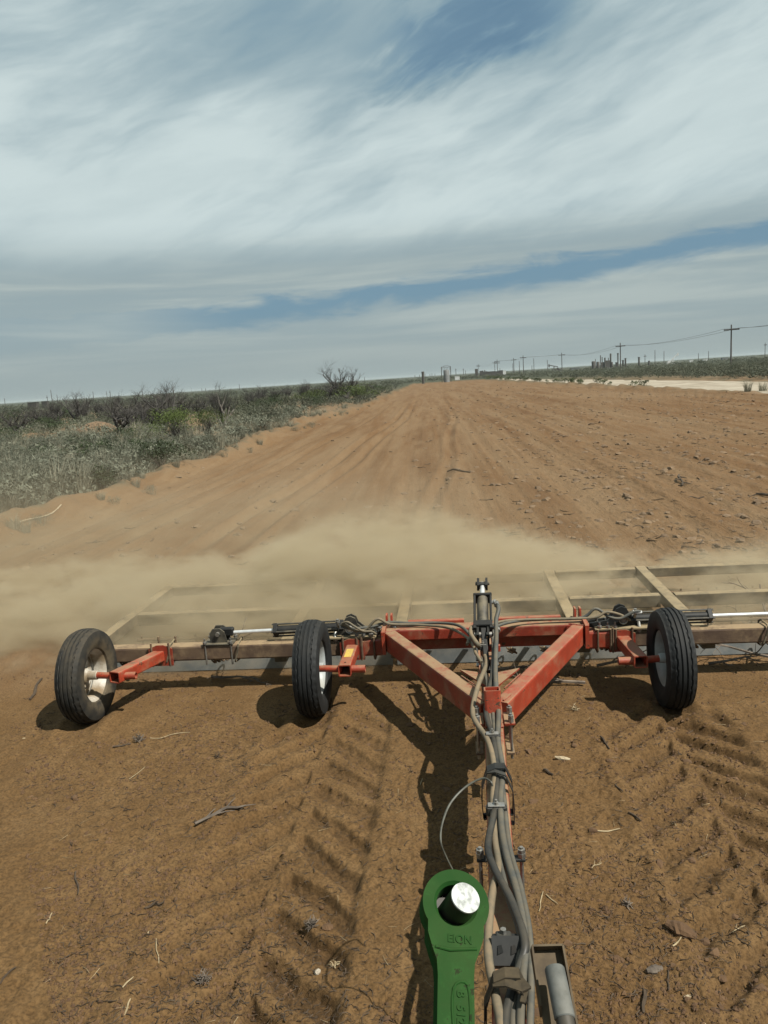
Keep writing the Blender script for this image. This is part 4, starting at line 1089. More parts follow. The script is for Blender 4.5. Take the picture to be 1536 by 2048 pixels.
# tray bracket with a sleeved hose, right of the tongue
Yb = 1.35
bo = Py(1108, 1968, Yb)
ax = (Py(1134, 2048, Yb - 0.055) - Py(1103, 1930, Yb)).normalized()        # hose runs down the picture
bk = empty('hose_bracket', bo, 'small brown metal tray bracket holding a grey sleeved hose right of the tongue', 'bracket')
NB = Vector((0.08, -0.52, 0.85)).normalized(); AX = (Py(1118, 2045, Yb - 0.07) - Py(1098, 1897, Yb + 0.02)); AX = (AX - NB * AX.dot(NB)).normalized(); SB = NB.cross(AX).normalized()
if SB.x < 0: SB = -SB
cc = Py(1108, 1968, Yb)
w2, l2 = 0.031, 0.070
m = MB(); m.plate([(-w2, -l2), (w2, -l2), (w2, l2 * 0.98), (-w2 * 0.9, l2)], cc - NB * 0.025, SB, AX, 0.004); tray = part(m, 'tray', 'bracket', bk)
m = MB(); m.plate([(-l2, -0.013), (l2, -0.013), (l2 * 0.98, 0.013), (-l2, 0.013)], cc + SB * w2 - NB * 0.012, AX, NB, 0.004); m.plate([(-l2, -0.013), (l2 * 0.7, -0.013), (l2 * 0.5, 0.008), (-l2, 0.013)], cc - SB * w2 - NB * 0.012, AX, NB, 0.004); part(m, 'side_flange', 'bracket', bk)
m = MB(); m.plate([(-w2, -0.013), (w2, -0.013), (w2, 0.013), (-w2, 0.013)], cc - AX * l2 - NB * 0.012, SB, NB, 0.004); part(m, 'end_flange', 'bracket', bk)
h0 = Py(1107, 1940, Yb) + NB * 0.012; hd = (AX + SB * 0.02 + NB * 0.12).normalized()
m = MB(); m.lathe([(0.0, 0.002), (0.012, 0.0), (0.0175, 0.0), (0.0193, 0.003), (0.0193, 0.088), (0.0175, 0.09)], h0, hd, 28); part(m, 'sleeve', 'sleeve', bk, True, 40)
m = MB(); m.tube([h0 + hd * 0.08, h0 + hd * 0.16, h0 + hd * 0.26 + NB * 0.01, h0 + hd * 0.40 + NB * 0.04], 0.0172, 16, smooth=4); part(m, 'hose', 'hosedark', bk, True)

# ------------------------------------------------------------------ loose soil, straw and twigs
ICO = None
def ico(sub=0, jitter=0.25, seed=0):
    g = (1 + 5 ** 0.5) / 2
    V = np.array([(-1, g, 0), (1, g, 0), (-1, -g, 0), (1, -g, 0), (0, -1, g), (0, 1, g), (0, -1, -g), (0, 1, -g), (g, 0, -1), (g, 0, 1), (-g, 0, -1), (-g, 0, 1)], float)
    F = np.array([(0, 11, 5), (0, 5, 1), (0, 1, 7), (0, 7, 10), (0, 10, 11), (1, 5, 9), (5, 11, 4), (11, 10, 2), (10, 7, 6), (7, 1, 8), (3, 9, 4), (3, 4, 2), (3, 2, 6), (3, 6, 8), (3, 8, 9), (4, 9, 5), (2, 4, 11), (6, 2, 10), (8, 6, 7), (9, 8, 1)])
    V /= np.linalg.norm(V[0])
    r = np.random.default_rng(seed)
    return V * (1 + jitter * (r.random((12, 1)) - 0.5) * 2), F
def octa(seed):
    r = np.random.default_rng(seed)
    V = np.array([(1, 0, 0), (-1, 0, 0), (0, 1, 0), (0, -1, 0), (0, 0, 1), (0, 0, -1)], float) * (0.7 + 0.6 * r.random((6, 1)))
    F = np.array([(0, 2, 4), (2, 1, 4), (1, 3, 4), (3, 0, 4), (2, 0, 5), (1, 2, 5), (3, 1, 5), (0, 3, 5)])
    return V, F
def scatter(protos, pos, scl, rotz, tilt=None, pick=None):
    """copies of (V, F) prototypes joined into one vertex and face array; scl (n,3)"""
    n = len(pos); Vs = []; Fs = []; base = 0
    pick = rng.integers(0, len(protos), n) if pick is None else pick
    tilt = np.zeros((n, 2)) if tilt is None else tilt
    for k, (V, F) in enumerate(protos):
        i = np.where(pick == k)[0]
        if not len(i): continue
        P = V[None] * scl[i][:, None, :]
        cx, sx_ = np.cos(tilt[i, 0])[:, None], np.sin(tilt[i, 0])[:, None]
        y = P[..., 1] * cx - P[..., 2] * sx_; z = P[..., 1] * sx_ + P[..., 2] * cx; P = np.stack([P[..., 0], y, z], -1)
        cy, sy_ = np.cos(tilt[i, 1])[:, None], np.sin(tilt[i, 1])[:, None]
        x = P[..., 0] * cy + P[..., 2] * sy_; z = -P[..., 0] * sy_ + P[..., 2] * cy; P = np.stack([x, P[..., 1], z], -1)
        c, s = np.cos(rotz[i])[:, None], np.sin(rotz[i])[:, None]
        x = P[..., 0] * c - P[..., 1] * s; y = P[..., 0] * s + P[..., 1] * c
        P = np.stack([x, y, P[..., 2]], -1) + pos[i][:, None, :]
        m = len(V); Vs.append(P.reshape(-1, 3)); Fs.append((F[None] + (base + np.arange(len(i)) * m)[:, None, None]).reshape(-1, F.shape[1])); base += len(i) * m
    return np.vstack(Vs), np.vstack(Fs)
def stuff(name, V, F, mat, smooth=False):
    o = finish(name, np_mesh(name, V, F, mat, smooth=smooth), None); o['kind'] = 'stuff'; return o
def ground_pos(x, y, dz=0.0): return np.stack([x, y, height(x, y) + dz], -1)
def keep(x, y, f):
    k = f(x, y); return x[k], y[k]
def clumpy(x, y, sc_=1.2, seed=301, thr=0.0): return fbm(x * sc_, y * sc_, seed, 3) + rng.random(len(x)) * 0.9 - 0.45 > thr

OC = [octa(i) for i in range(8)]; IC = [ico(0, 0.3, i) for i in range(8)]
# near: fine crumbs
def near_xy(n, y0=1.9, y1=6.6):
    t = rng.random(n); y = 1 / (1 / y0 + (1 / y1 - 1 / y0) * t)
    x = (rng.random(n) - 0.53) * y * 1.25
    return x, y
x, y = near_xy(60000); x, y = keep(x, y, lambda a, b: clumpy(a, b, 1.5, 301, 0.02))
s = (0.0024 + 0.0075 * rng.random(len(x)) ** 3) * (0.8 + 0.13 * y)
V, F = scatter(OC, ground_pos(x, y, 0.001), np.stack([s * 1.25, s, s * 0.95], -1), rng.random(len(x)) * 6.3)
stuff('soil_crumbs', V, F, M['clod'])
x, y = near_xy(2200); x, y = keep(x, y, lambda a, b: clumpy(a, b, 0.9, 305, 0.1))
s = 0.006 + 0.02 * rng.random(len(x)) ** 4
V, F = scatter(IC, ground_pos(x, y, 0.001), np.stack([s * 1.3, s, s * 0.62], -1), rng.random(len(x)) * 6.3)
stuff('soil_clods', V, F, M['clod'])
# strip behind the drag: clods thicken to the right
n = 42000; t = rng.random(n); y = 1 / (1 / 8.0 + (1 / 150.0 - 1 / 8.0) * t ** 1.15); x = -0.027 * y - 9 + (28.5) * rng.random(n) ** 0.8
def pk(a, b):
    u = lateral(a, b); right = sstep(-1.0, 5.0, u)
    ok = (rng.random(len(a)) < 0.10 + 0.9 * right) & (strip_mask(a, b) > 0.7) & clumpy(u * 2.2, b * 0.15, 0.9, 311, 0.05) & (np.abs(a / b + 0.094) < 0.72)
    return ok
x, y = keep(x, y, pk)
s = (0.010 + 0.075 * rng.random(len(x)) ** 5) * np.clip(0.75 + y / 60, 0.75, 2.0)
V, F = scatter(IC, ground_pos(x, y, 0.0), np.stack([s * 1.4, s, s * 0.6], -1), rng.random(len(x)) * 6.3)
stuff('field_clods', V, F, M['cloddry'])

# twig prototypes: bent three-sided sticks along x, unit length
def stick_proto(seed, seg=3, sides=3, r=0.03, bend=0.12):
    g = np.random.default_rng(seed); V = []; F = []
    for i in range(seg + 1):
        c = np.array([i / seg - 0.5, bend * math.sin(i * 1.9 + seed), 0.3 * bend * math.cos(i * 2.3 + seed)])
        rr = r * (1.1 - 0.7 * i / seg) * (0.8 + 0.4 * g.random())
        for k in range(sides):
            a = 2 * math.pi * k / sides; V.append(c + [0, rr * math.cos(a), rr * math.sin(a)])
    for i in range(seg):
        for k in range(sides):
            a, b = i * sides + k, i * sides + (k + 1) % sides
            F += [(a, b, b + sides), (a, b + sides, a + sides)]
    F += [(0, 2, 1), (seg * sides, seg * sides + 1, seg * sides + 2)]
    return np.array(V), np.array(F)
ST = [stick_proto(i, 3, 3, 0.035, 0.06 + 0.03 * (i % 4)) for i in range(8)]
SW = [stick_proto(i + 20, 2, 3, 0.018, 0.05) for i in range(6)]
def bits(name, n, xy, len0, len1, pw, mat, protos, dz=0.003, thick=1.0, flt=None):
    x, y = xy(n)
    if flt is not None: x, y = keep(x, y, flt)
    l = len0 + (len1 - len0) * rng.random(len(x)) ** pw
    tl = (rng.random((len(x), 2)) - 0.5) * 0.35
    V, F = scatter(protos, ground_pos(x, y, dz), np.stack([l, l * thick, l * thick], -1), rng.random(len(x)) * 6.3, tl)
    return stuff(name, V, F, mat)
bits('dark_chaff', 22000, near_xy, 0.014, 0.06, 2.2, M['wooddark'], ST, 0.004, 1.5, lambda a, b: clumpy(a, b, 1.1, 321, 0.02))
bits('straw_bits', 1500, near_xy, 0.015, 0.075, 2.6, M['straw'], SW, 0.005, 1.0, lambda a, b: clumpy(a, b, 0.9, 325, 0.0))
def back_xy(n):
    t = rng.random(n); y = 1 / (1 / 8.2 + (1 / 90.0 - 1 / 8.2) * t); x = -0.027 * y - 8 + 27 * rng.random(n) ** 0.75
    return x, y
bits('field_twigs', 12000, back_xy, 0.05, 0.30, 3.4, M['wooddark'], ST, 0.012, 1.3, lambda a, b: (strip_mask(a, b) > 0.8) & (rng.random(len(a)) < 0.15 + 0.85 * sstep(-0.5, 4.5, lateral(a, b))) & clumpy(lateral(a, b) * 2.6, b * 0.10, 1.0, 331, 0.08) & (np.abs(a / b + 0.094) < 0.7))

# ---- single pieces lying on the soil in front of the drag
def lying(px, py, dz=0.0):
    p = Pz(px, py); return Vector((p.x, p.y, zat(p.x, p.y) + dz))
def stick(px0, py0, px1, py1, r, mat, label, name='twig', cat='twig', lift=0.006, group=None, kinks=3, forks=0):
    a = lying(px0, py0); b = lying(px1, py1); n = kinks + 1; pts = []
    side = (b - a).cross(Vector((0, 0, 1))).normalized(); l = (b - a).length
    for i in range(n + 1):
        p = a.lerp(b, i / n); k = math.sin(i * 2.1 + px0) * l * 0.022
        q = p + side * k; q.z = zat(q.x, q.y) + r * 0.6 + lift * (0.6 + 0.4 * math.sin(i + py0)); pts.append(q)
    r = r * (0.6 if mat == 'straw' else 0.85)
    m = MB(); m.tube(pts, [r * 0.8, r, r * 0.9, r * 0.75, r * 0.55], 6, smooth=2)
    for k in range(forks):
        c = pts[1 + k % (n - 1)]; e = c + (b - a) * 0.28 + side * l * (0.16 if k % 2 else -0.14) + Vector((0, 0, 0.015)); m.tube([c, c.lerp(e, 0.5) + Vector((0, 0, 0.004)), e], [r * 0.6, r * 0.45, r * 0.2], 4)
    o = m.build(name, M[mat], None, True); tag(o, label, cat, group); return o


stick(1085, 1788, 1078, 1828, 0.0055, 'straw', 'short pale stick standing out beside the tongue, near the bottom hoses')
stick(1092, 1794, 1116, 1812, 0.005, 'straw', 'pale kinked twig next to the short pale stick by the tongue', forks=1)
stick(1192, 1668, 1240, 1660, 0.0065, 'straw', 'curved tan stick on the soil between tongue and right tread marks')
stick(1202, 1478, 1218, 1500, 0.010, 'wooddark', 'thick dark stick on the soil below the right frame arm')
stick(1088, 1540, 1106, 1551, 0.011, 'wooddark', 'dark stubby twig just right of the tongue tie')
stick(1342, 1478 + 160, 1352, 1655, 0.005, 'straw', 'upright straw piece at the edge of the right tread marks')
stick(1258, 1632, 1282, 1650, 0.008, 'wooddark', 'dark bent twig right of the curved tan stick')
stick(1290, 1985, 1286, 2030, 0.010, 'wooddark', 'dark stick with frayed end near the lower right soil')
stick(1336, 1945, 1337, 1985, 0.005, 'wooddark', 'thin dark twig beside the bark chunk')
stick(1465, 1856, 1490, 1842, 0.004, 'straw', 'pale forked straw on the right hand tread marks', forks=2)
stick(1183, 1742, 1204, 1730, 0.004, 'straw', 'tuft of pale straw halfway between hose bracket and right wheel', forks=3)
stick(226, 1497, 262, 1488, 0.009, 'wooddark', 'dark stick end poking from grass trash below the left wheel', forks=1)
stick(300, 1478, 380, 1465, 0.0055, 'straw', 'long pale reed lying right of the grass trash')
stick(258, 1560, 290, 1535, 0.0045, 'straw', 'thin pale straw slanting below the long reed')
stick(62, 1400, 82, 1360, 0.016, 'wooddark', 'dark stick standing out behind the left wheel shadow')
stick(246, 1985, 268, 1962, 0.006, 'straw', 'pale straw near the bottom edge left of the grass ball')
stick(250, 2040, 262, 2008, 0.007, 'straw', 'broad pale straw leaf at the bottom edge of the soil')
stick(93, 1850, 104, 1828, 0.006, 'straw', 'crooked pale straw far left on bare soil')
stick(312, 1885, 318, 1930, 0.0045, 'straw', 'curled straw hanging from the white chip')
stick(290, 1820, 330, 1815, 0.007, 'wooddark', 'dark double twig left of the tread marks', forks=2)
stick(150, 1745, 158, 1790, 0.006, 'wooddark', 'dark hooked twig on the left soil', forks=1)
stick(0, 1970, 32, 1938, 0.006, 'wooddark', 'long dark twig at the far left edge')
stick(390, 1655, 492, 1603, 0.012, 'wood', 'frayed grey branch lying alone on the left soil', name='branch', cat='branch', lift=0.02, forks=4, kinks=4)
stick(845, 1560, 840, 1572, 0.005, 'straw', 'pale reed lying in the shadow of the tongue')
stick(1230, 1385 + 190, 1246, 1590, 0.006, 'wooddark', 'small dark twig under the right wheel track')
stick(1345, 1900, 1362, 1884, 0.006, 'straw', 'pale curved straw on the lower right soil')
stick(128, 1041, 40, 1062, 0.020, 'woodpale', 'long pale pole lying at the edge of the scrub', name='dry_pole', cat='stick', lift=0.05)
stick(895, 944, 940, 946, 0.03, 'wooddark', 'dark branch across the middle of the graded strip', name='branch', cat='branch', lift=0.03)
stick(1356, 962, 1366, 976, 0.03, 'wooddark', 'dark root lump on the rough right side', name='root', cat='root', lift=0.06, forks=3)
stick(1512, 992, 1560, 998, 0.03, 'wooddark', 'long dark branch at the right edge of the field', name='branch', cat='branch', lift=0.02)
# pale wood chunk, bark chunk, chip, stone, clod and balls of dead grass
def chunk(px, py, size, rot, mat, label, name, cat, seed, tilt=0.1, n=5):
    """irregular elongated lump with a ridged skin"""
    g = np.random.default_rng(seed); V = []; F = []; ns, nr = 10, 9
    for i in range(ns):
        t = i / (ns - 1); prof = (math.sin(math.pi * min(max(t, 0.06), 0.94)) ** 0.45)
        for k in range(nr):
            a = 2 * math.pi * k / nr; rr = prof * (0.8 + 0.35 * g.random())
            V.append(((t - 0.5) * size[0], math.cos(a) * size[1] / 2 * rr, math.sin(a) * size[2] / 2 * rr))
    for i in range(ns - 1):
        for k in range(nr): F.append((i * nr + k, i * nr + (k + 1) % nr, (i + 1) * nr + (k + 1) % nr, (i + 1) * nr + k))
    F.append(tuple(reversed(range(nr)))); F.append(tuple((ns - 1) * nr + k for k in range(nr)))
    me = bpy.data.meshes.new(name); me.from_pydata(V, [], F); me.update(); o = finish(name, me, M[mat])
    o.location = lying(px, py, size[2] * 0.25); o.rotation_euler = (0.2, tilt, rot); tag(o, label, cat); return o
chunk(1125, 1519, (0.098, 0.028, 0.026), -0.15, 'woodpale', 'pale splintered wood chunk right of the tongue', 'wood_chunk', 'wood', 1)
chunk(1309, 1941, (0.075, 0.038, 0.03), 0.35, 'wood', 'grey bark chunk on the lower right soil', 'bark_chunk', 'bark', 2)
chunk(1376, 2000 - 5, (0.035, 0.012, 0.010), 0.2, 'woodpale', 'small pale wood sliver right of the bark chunk', 'wood_sliver', 'wood', 3)
chunk(299, 1868, (0.02, 0.014, 0.008), 1.2, 'straw', 'small white chip on the left soil', 'white_chip', 'chip', 4)
chunk(48, 1478, (0.022, 0.012, 0.008), 0.4, 'straw', 'tiny white flake left of the muddy wheel shadow', 'white_flake', 'chip', 5)
chunk(635, 1944, (0.028, 0.024, 0.028), 0.9, 'stone', 'pale stone standing among the left tread marks', 'stone', 'stone', 6)
chunk(655, 1855, (0.052, 0.044, 0.026), 0.3, 'clod', 'rounded brown clod beside the straw nest in the tread marks', 'soil_lump', 'clod', 7)
chunk(1362, 1885 - 15, (0.13, 0.07, 0.045), -0.6, 'clod', 'broken slab of soil at the lower right crack', 'soil_slab', 'clod', 8)
chunk(1236, 1918, (0.055, 0.035, 0.03), -0.3, 'clod', 'brown clod left of the bark chunk', 'soil_lump', 'clod', 9)
chunk(642, 1800, (0.022, 0.02, 0.02), 0, 'clod', 'small round clod inside a left tread mark', 'soil_lump', 'clod', 10)
chunk(600, 1458, (0.02, 0.012, 0.03), 0, 'clod', 'little upright clod below the middle wheel', 'soil_lump', 'clod', 11)
def nest(px, py, R, label, mat, seed, n=46, name='grass_ball'):
    g = random.Random(seed); m = MB(); c = lying(px, py)
    for i in range(n):
        a = g.random() * 6.28; el = g.random() * 1.2; d = Vector((math.cos(a) * math.cos(el), math.sin(a) * math.cos(el), math.sin(el)))
        p0 = c + Vector((g.uniform(-.3, .3) * R, g.uniform(-.3, .3) * R, 0.002)); p1 = p0 + d * R * g.uniform(0.5, 1.1); pm = p0.lerp(p1, 0.5) + Vector((g.uniform(-.2, .2), g.uniform(-.2, .2), g.uniform(0, .2))) * R
        m.tube([p0, pm, p1], 0.0016 + 0.0008 * g.random(), 3)
    o = m.build(name, M[mat], None); tag(o, label, 'dead grass'); return o
nest(405, 1958, 0.045, 'round ball of dead grass on the lower left soil', 'wood', 1, 60)
nest(625, 1852, 0.042, 'straw nest caught in a left tread mark', 'wood', 2, 44)
nest(278, 1480, 0.06, 'grass trash tuft below the muddy left wheel', 'wood', 3, 50)
nest(435, 1512, 0.035, 'small dark grass tuft on soil right of the grass trash', 'wooddark', 4, 24)
nest(1253, 1812, 0.035, 'small dead plant crumb on the right soil', 'wood', 5, 26)
nest(665, 1912, 0.03, 'thin straw tuft above the pale stone', 'straw', 6, 16)
nest(1150, 1420, 0.06, 'loose straw tuft under the right frame arm', 'straw', 7, 18)

# branches and trash caught under and behind the bar
def trash_branch(p, l, rot, seed, label, up=0.25, r=0.014):
    g = random.Random(seed); m = MB()
    def grow(p, d, l, r, k):
        n = 4; pts = [p]
        for i in range(n): d = (d + Vector((g.uniform(-.3, .3), g.uniform(-.3, .3), g.uniform(-.22, .18)))).normalized(); q = pts[-1] + d * l / n; q.z = max(q.z, 0.015); pts.append(q)
        m.tube(pts, [r, r * 0.85, r * 0.7, r * 0.55, r * 0.3], 5)
        if k > 0:
            for i in (1, 2, 3): grow(pts[i], (d + Vector((g.uniform(-1, 1), g.uniform(-1, 1), g.uniform(-.3, .5)))).normalized(), l * g.uniform(.3, .55), r * 0.5, k - 1)
    grow(Vector(p), Vector((math.cos(rot), math.sin(rot), up)).normalized(), l, r, 2)
    o = m.build('trash_branch', M['wood'], None, True); tag(o, label, 'branch', 'branches caught in the drag'); return o
for i, a in enumerate(((-2.95, 6.30, .04, .55, 2.2, 'twiggy branch caught behind the left end of the bar'), (-2.62, 6.7, .05, .7, 0.4, 'bare branch leaning behind the left wheel arm'), (-2.2, 6.28, .03, .5, 0.1, 'branch pressed under the bar by the left cylinder bracket'),
                       (-1.8, 6.75, .05, .6, 1.2, 'forked branch in the harrow behind the left cylinder rod'), (-0.75, 6.62, .05, .5, 2.4, 'tangled branch behind the left hinge'), (0.46, 6.75, .06, .55, 1.9, 'fan of twigs behind the cross beam right of the lift cylinder'),
                       (0.25, 6.25, .03, .5, 0.15, 'branch lying in shade under the cross beam'), (0.95, 5.92, .03, .62, 3.0, 'bent grey branch on the ground left of the right wheel'), (1.1, 6.25, .04, .5, 0.3, 'branch pressed under the right hinge'),
                       (2.3, 6.7, .05, .8, 0.7, 'bare branch sticking up behind the right cylinder rod'), (2.55, 6.3, .04, .7, 2.7, 'branch jammed under the right wing bar'), (2.9, 6.85, .06, .8, 1.7, 'thick twiggy branch at the right edge of the harrow'), (2.0, 6.25, .03, .4, 0.2, 'short branch under the bar beside the right tyre'))):
    trash_branch(a[:3], a[3], a[4], 40 + i, a[5], 0.1 if a[2] < 0.045 else 0.35)

# ------------------------------------------------------------------ vegetation
def leaf_cloud(n, R, H, leaf, seed, clumps=9, base=0.1, squash=1.0, wid=0.36):
    """small quads in lumps through a crown; returns V, F (quads)"""
    g = np.random.default_rng(seed)
    cc = np.stack([g.normal(0, R * 0.42, clumps), g.normal(0, R * 0.42, clumps), base * H + (1 - base) * H * (0.25 + 0.6 * g.random(clumps))], -1)
    k = g.integers(0, clumps, n); rad = (0.28 + 0.3 * g.random(clumps))[k] * R
    d = g.normal(0, 1, (n, 3)); d /= np.linalg.norm(d, axis=1)[:, None]
    P = cc[k] + d * (rad * g.random(n) ** 0.5)[:, None] * np.array([1, 1, 0.75 * H / R * 0.7])
    P[:, 2] = np.abs(P[:, 2]) + 0.02
    a = g.normal(0, 1, (n, 3)); a[:, 2] += 0.4; a /= np.linalg.norm(a, axis=1)[:, None]
    b = np.cross(a, g.normal(0, 1, (n, 3))); b /= np.linalg.norm(b, axis=1)[:, None]
    l = (leaf * (0.6 + 0.8 * g.random(n)))[:, None]
    V = np.stack([P - a * l, P + b * l * wid, P + a * l, P - b * l * wid], 1).reshape(-1, 3)
    return V, np.arange(n * 4).reshape(-1, 4)
def blades(n, R, H, w, seed, lean=0.55):
    g = np.random.default_rng(seed)
    a = g.random(n) * 6.283; r0 = R * 0.55 * g.random(n) ** 0.5; h = H * (0.45 + 0.6 * g.random(n)); ln = lean * (0.3 + g.random(n)) * h
    a2 = a + g.normal(0, 0.6, n)
    p0 = np.stack([r0 * np.cos(a), r0 * np.sin(a), np.zeros(n)], -1)
    d = np.stack([np.cos(a2), np.sin(a2), np.zeros(n)], -1)
    p1 = p0 + d * (ln * 0.35)[:, None] + np.array([0, 0, 1]) * (h * 0.62)[:, None]
    p2 = p0 + d * ln[:, None] + np.array([0, 0, 1]) * h[:, None]
    s = np.stack([-np.sin(a2 + 0.6), np.cos(a2 + 0.6), np.zeros(n)], -1) * w
    V = np.stack([p0 - s, p0 + s, p1 - s * 0.7, p1 + s * 0.7, p2 - s * 0.12, p2 + s * 0.12], 1).reshape(-1, 3)
    i = np.arange(n)[:, None] * 6
    F = np.concatenate([i + np.array([[0, 1, 3, 2]]), i + np.array([[2, 3, 5, 4]])], 1).reshape(-1, 4)
    return V, F
def stems(n, R, H, r, seed):
    g = np.random.default_rng(seed); m = MB()
    for i in range(n):
        a = g.random() * 6.28; q = R * (0.3 + 0.6 * g.random()); h = H * (0.5 + 0.5 * g.random())
        m.tube([(0, 0, -0.05), (q * 0.4 * math.cos(a), q * 0.4 * math.sin(a), h * 0.5), (q * math.cos(a + .3), q * math.sin(a + .3), h)], [r, r * 0.7, r * 0.3], 3)
    me = bpy.data.meshes.new('stems'); me.from_pydata([tuple(v) for v in m.v], [], m.f); me.update(); me.materials.append(M['wood']); return me
def merge(*vf):
    Vs, Fs, b = [], [], 0
    for V, F in vf: Vs.append(V); Fs.append(F + b); b += len(V)
    return np.vstack(Vs), np.vstack(Fs)

GRASS = [np_mesh('grass', *blades(150, 0.34, 0.50, 0.006, i, 0.5), L['grass'], smooth=False) for i in range(4)]
SAGE = [np_mesh('brush', *merge(leaf_cloud(900, 0.52, 0.62, 0.026, 50 + i, 11, 0.1, 1.0, 0.2), blades(40, 0.5, 0.6, 0.006, 70 + i, 0.6)), L['sage'], smooth=False) for i in range(4)]
OLIVE = [np_mesh('brush', *leaf_cloud(420, 0.95, 1.25, 0.06, 90 + i, 12), L['olive'], smooth=False) for i in range(4)]
TALL = [np_mesh('grass', *blades(120, 0.25, 0.75, 0.006, 30 + i, 0.35), L['grass'], smooth=False) for i in range(2)]


def put(me, name, x, y, s, rz, label, cat, group=None, dz=-0.03, sz=None):
    o = bpy.data.objects.new(name, me); COL.objects.link(o)
    o.location = (x, y, zat(x, y, False) + dz); o.rotation_euler = (0, 0, rz); o.scale = (s, s, sz or s)
    return tag(o, label, cat, group)


def left_points(n, r0, r1, k=1.0, az0=-33, az1=-2.2):
    t = rng.random(n * 3); r = (r0 ** -k + (r1 ** -k - r0 ** -k) * t) ** (-1 / k); a = np.radians(az0 + (az1 - az0) * rng.random(n * 3))
    x, y = r * np.sin(a), r * np.cos(a); u = lateral(x, y)
    gapn = fbm(x * 0.16, y * 0.11, 700, 3); bare = (gapn > 0.03) & (y < 75) & (rng.random(len(x)) < 0.93)
    ok = ((u < edge_left(y) - 0.35) | (y > STRIP_END + 6)) & ~bare
    return x[ok][:n], y[ok][:n]
def right_points(n, r0, r1, k=1.0, az0=1.0, az1=27):
    t = rng.random(n * 4); r = (r0 ** -k + (r1 ** -k - r0 ** -k) * t) ** (-1 / k); a = np.radians(az0 + (az1 - az0) * rng.random(n * 4))
    x, y = r * np.sin(a), r * np.cos(a); u = lateral(x, y); b = road_edges(y)[1]
    ok = (u > b + 1.0) | (y > STRIP_END + 6)
    return x[ok][:n], y[ok][:n]


# left scrub: grass clumps and low brush near the strip
x, y = left_points(150, 14, 60, 0.7)
bare = fbm(x * 0.12, y * 0.12, 401, 3)
for i in range(len(x)):
    s = 0.75 + 0.7 * rng.random()
    put((GRASS + TALL)[i % 6], 'grass_clump', x[i], y[i], s, rng.random() * 6.3, 'dry grey grass clump in the scrub left of the graded strip', 'grass clump', 'grass clumps in the left scrub')
x, y = left_points(190, 15, 85, 0.6)
for i in range(len(x)):
    s = 0.55 + 1.25 * rng.random() ** 1.8
    put(SAGE[i % 4], 'brush_clump', x[i], y[i], s, rng.random() * 6.3, 'low grey green brush clump in the scrub left of the graded strip', 'shrub', 'brush clumps in the left scrub')
x, y = left_points(120, 45, 150, 0.4)
for i in range(len(x)):
    s = 0.65 + 0.6 * rng.random()
    put(OLIVE[i % 4], 'olive_bush', x[i], y[i], s, rng.random() * 6.3, 'olive green bush far back in the left scrub', 'bush', 'olive bushes in the left scrub', sz=s * 0.85)
yy = 14 + 60 * rng.random(46) ** 1.6
for i, v in enumerate(yy):
    u = float(edge_left(np.array([v]))[0]) + rng.uniform(-0.5, 0.9)
    put((GRASS + SAGE)[i % 8], 'edge_tuft', u - 0.027 * v, v, 0.28 + 0.4 * rng.random(), i, 'small weed tuft on the sandy bank along the left edge of the strip', 'weed', 'weed tufts on the left bank')
# the rest, too many to count, as masses
def lod(seed, n, R, H, leaf): return leaf_cloud(n, R, H, leaf, seed, 5)
G0 = [blades(46, 0.36, 0.46, 0.009, 140 + i, 0.55) for i in range(3)]
B0 = [lod(150 + i, 60, 0.6, 0.65, 0.06) for i in range(3)]
O0 = [lod(160 + i, 70, 1.1, 1.2, 0.13) for i in range(3)]
W0 = [lod(170 + i, 40, 1.6, 1.5, 0.3) for i in range(3)]
def mass(name, pts, protos, s0, s1, mat, zs=1.0):
    x, y = pts; s = s0 + (s1 - s0) * rng.random(len(x)); z = height(x, y, False) - 0.03
    V, F = scatter(protos, np.stack([x, y, z], -1), np.stack([s, s, s * zs], -1), rng.random(len(x)) * 6.3); return stuff(name, V, F, mat)
mass('dry_grass_cover', left_points(1700, 14, 90, 0.45), G0, 0.5, 1.1, L['grass'])
mass('low_brush_cover', left_points(900, 18, 160, 0.4), B0, 0.6, 1.3, L['sage'])
mass('far_scrub', left_points(1500, 70, 420, 0.35, -33, 6), O0, 0.6, 1.15, L['olive'], 0.8)
mass('distant_scrub', left_points(1700, 300, 2600, 0.5, -36, 30), W0, 0.7, 1.4, L['olive'], 0.7)

# right side beyond the white road
x, y = right_points(150, 60, 190, 0.5)
for i in range(len(x)):
    s = 0.75 + 0.6 * rng.random()
    put(OLIVE[i % 4], 'roadside_bush', x[i], y[i], s, rng.random() * 6.3, 'dark green bush in the brush beyond the white road', 'bush', 'bushes beyond the white road', sz=s * 0.85)
mass('right_scrub', right_points(1700, 60, 420, 0.35), O0, 0.6, 1.15, L['olive'], 0.8)
mass('right_low_brush', right_points(500, 55, 160, 0.5), B0, 0.7, 1.4, L['sage'])
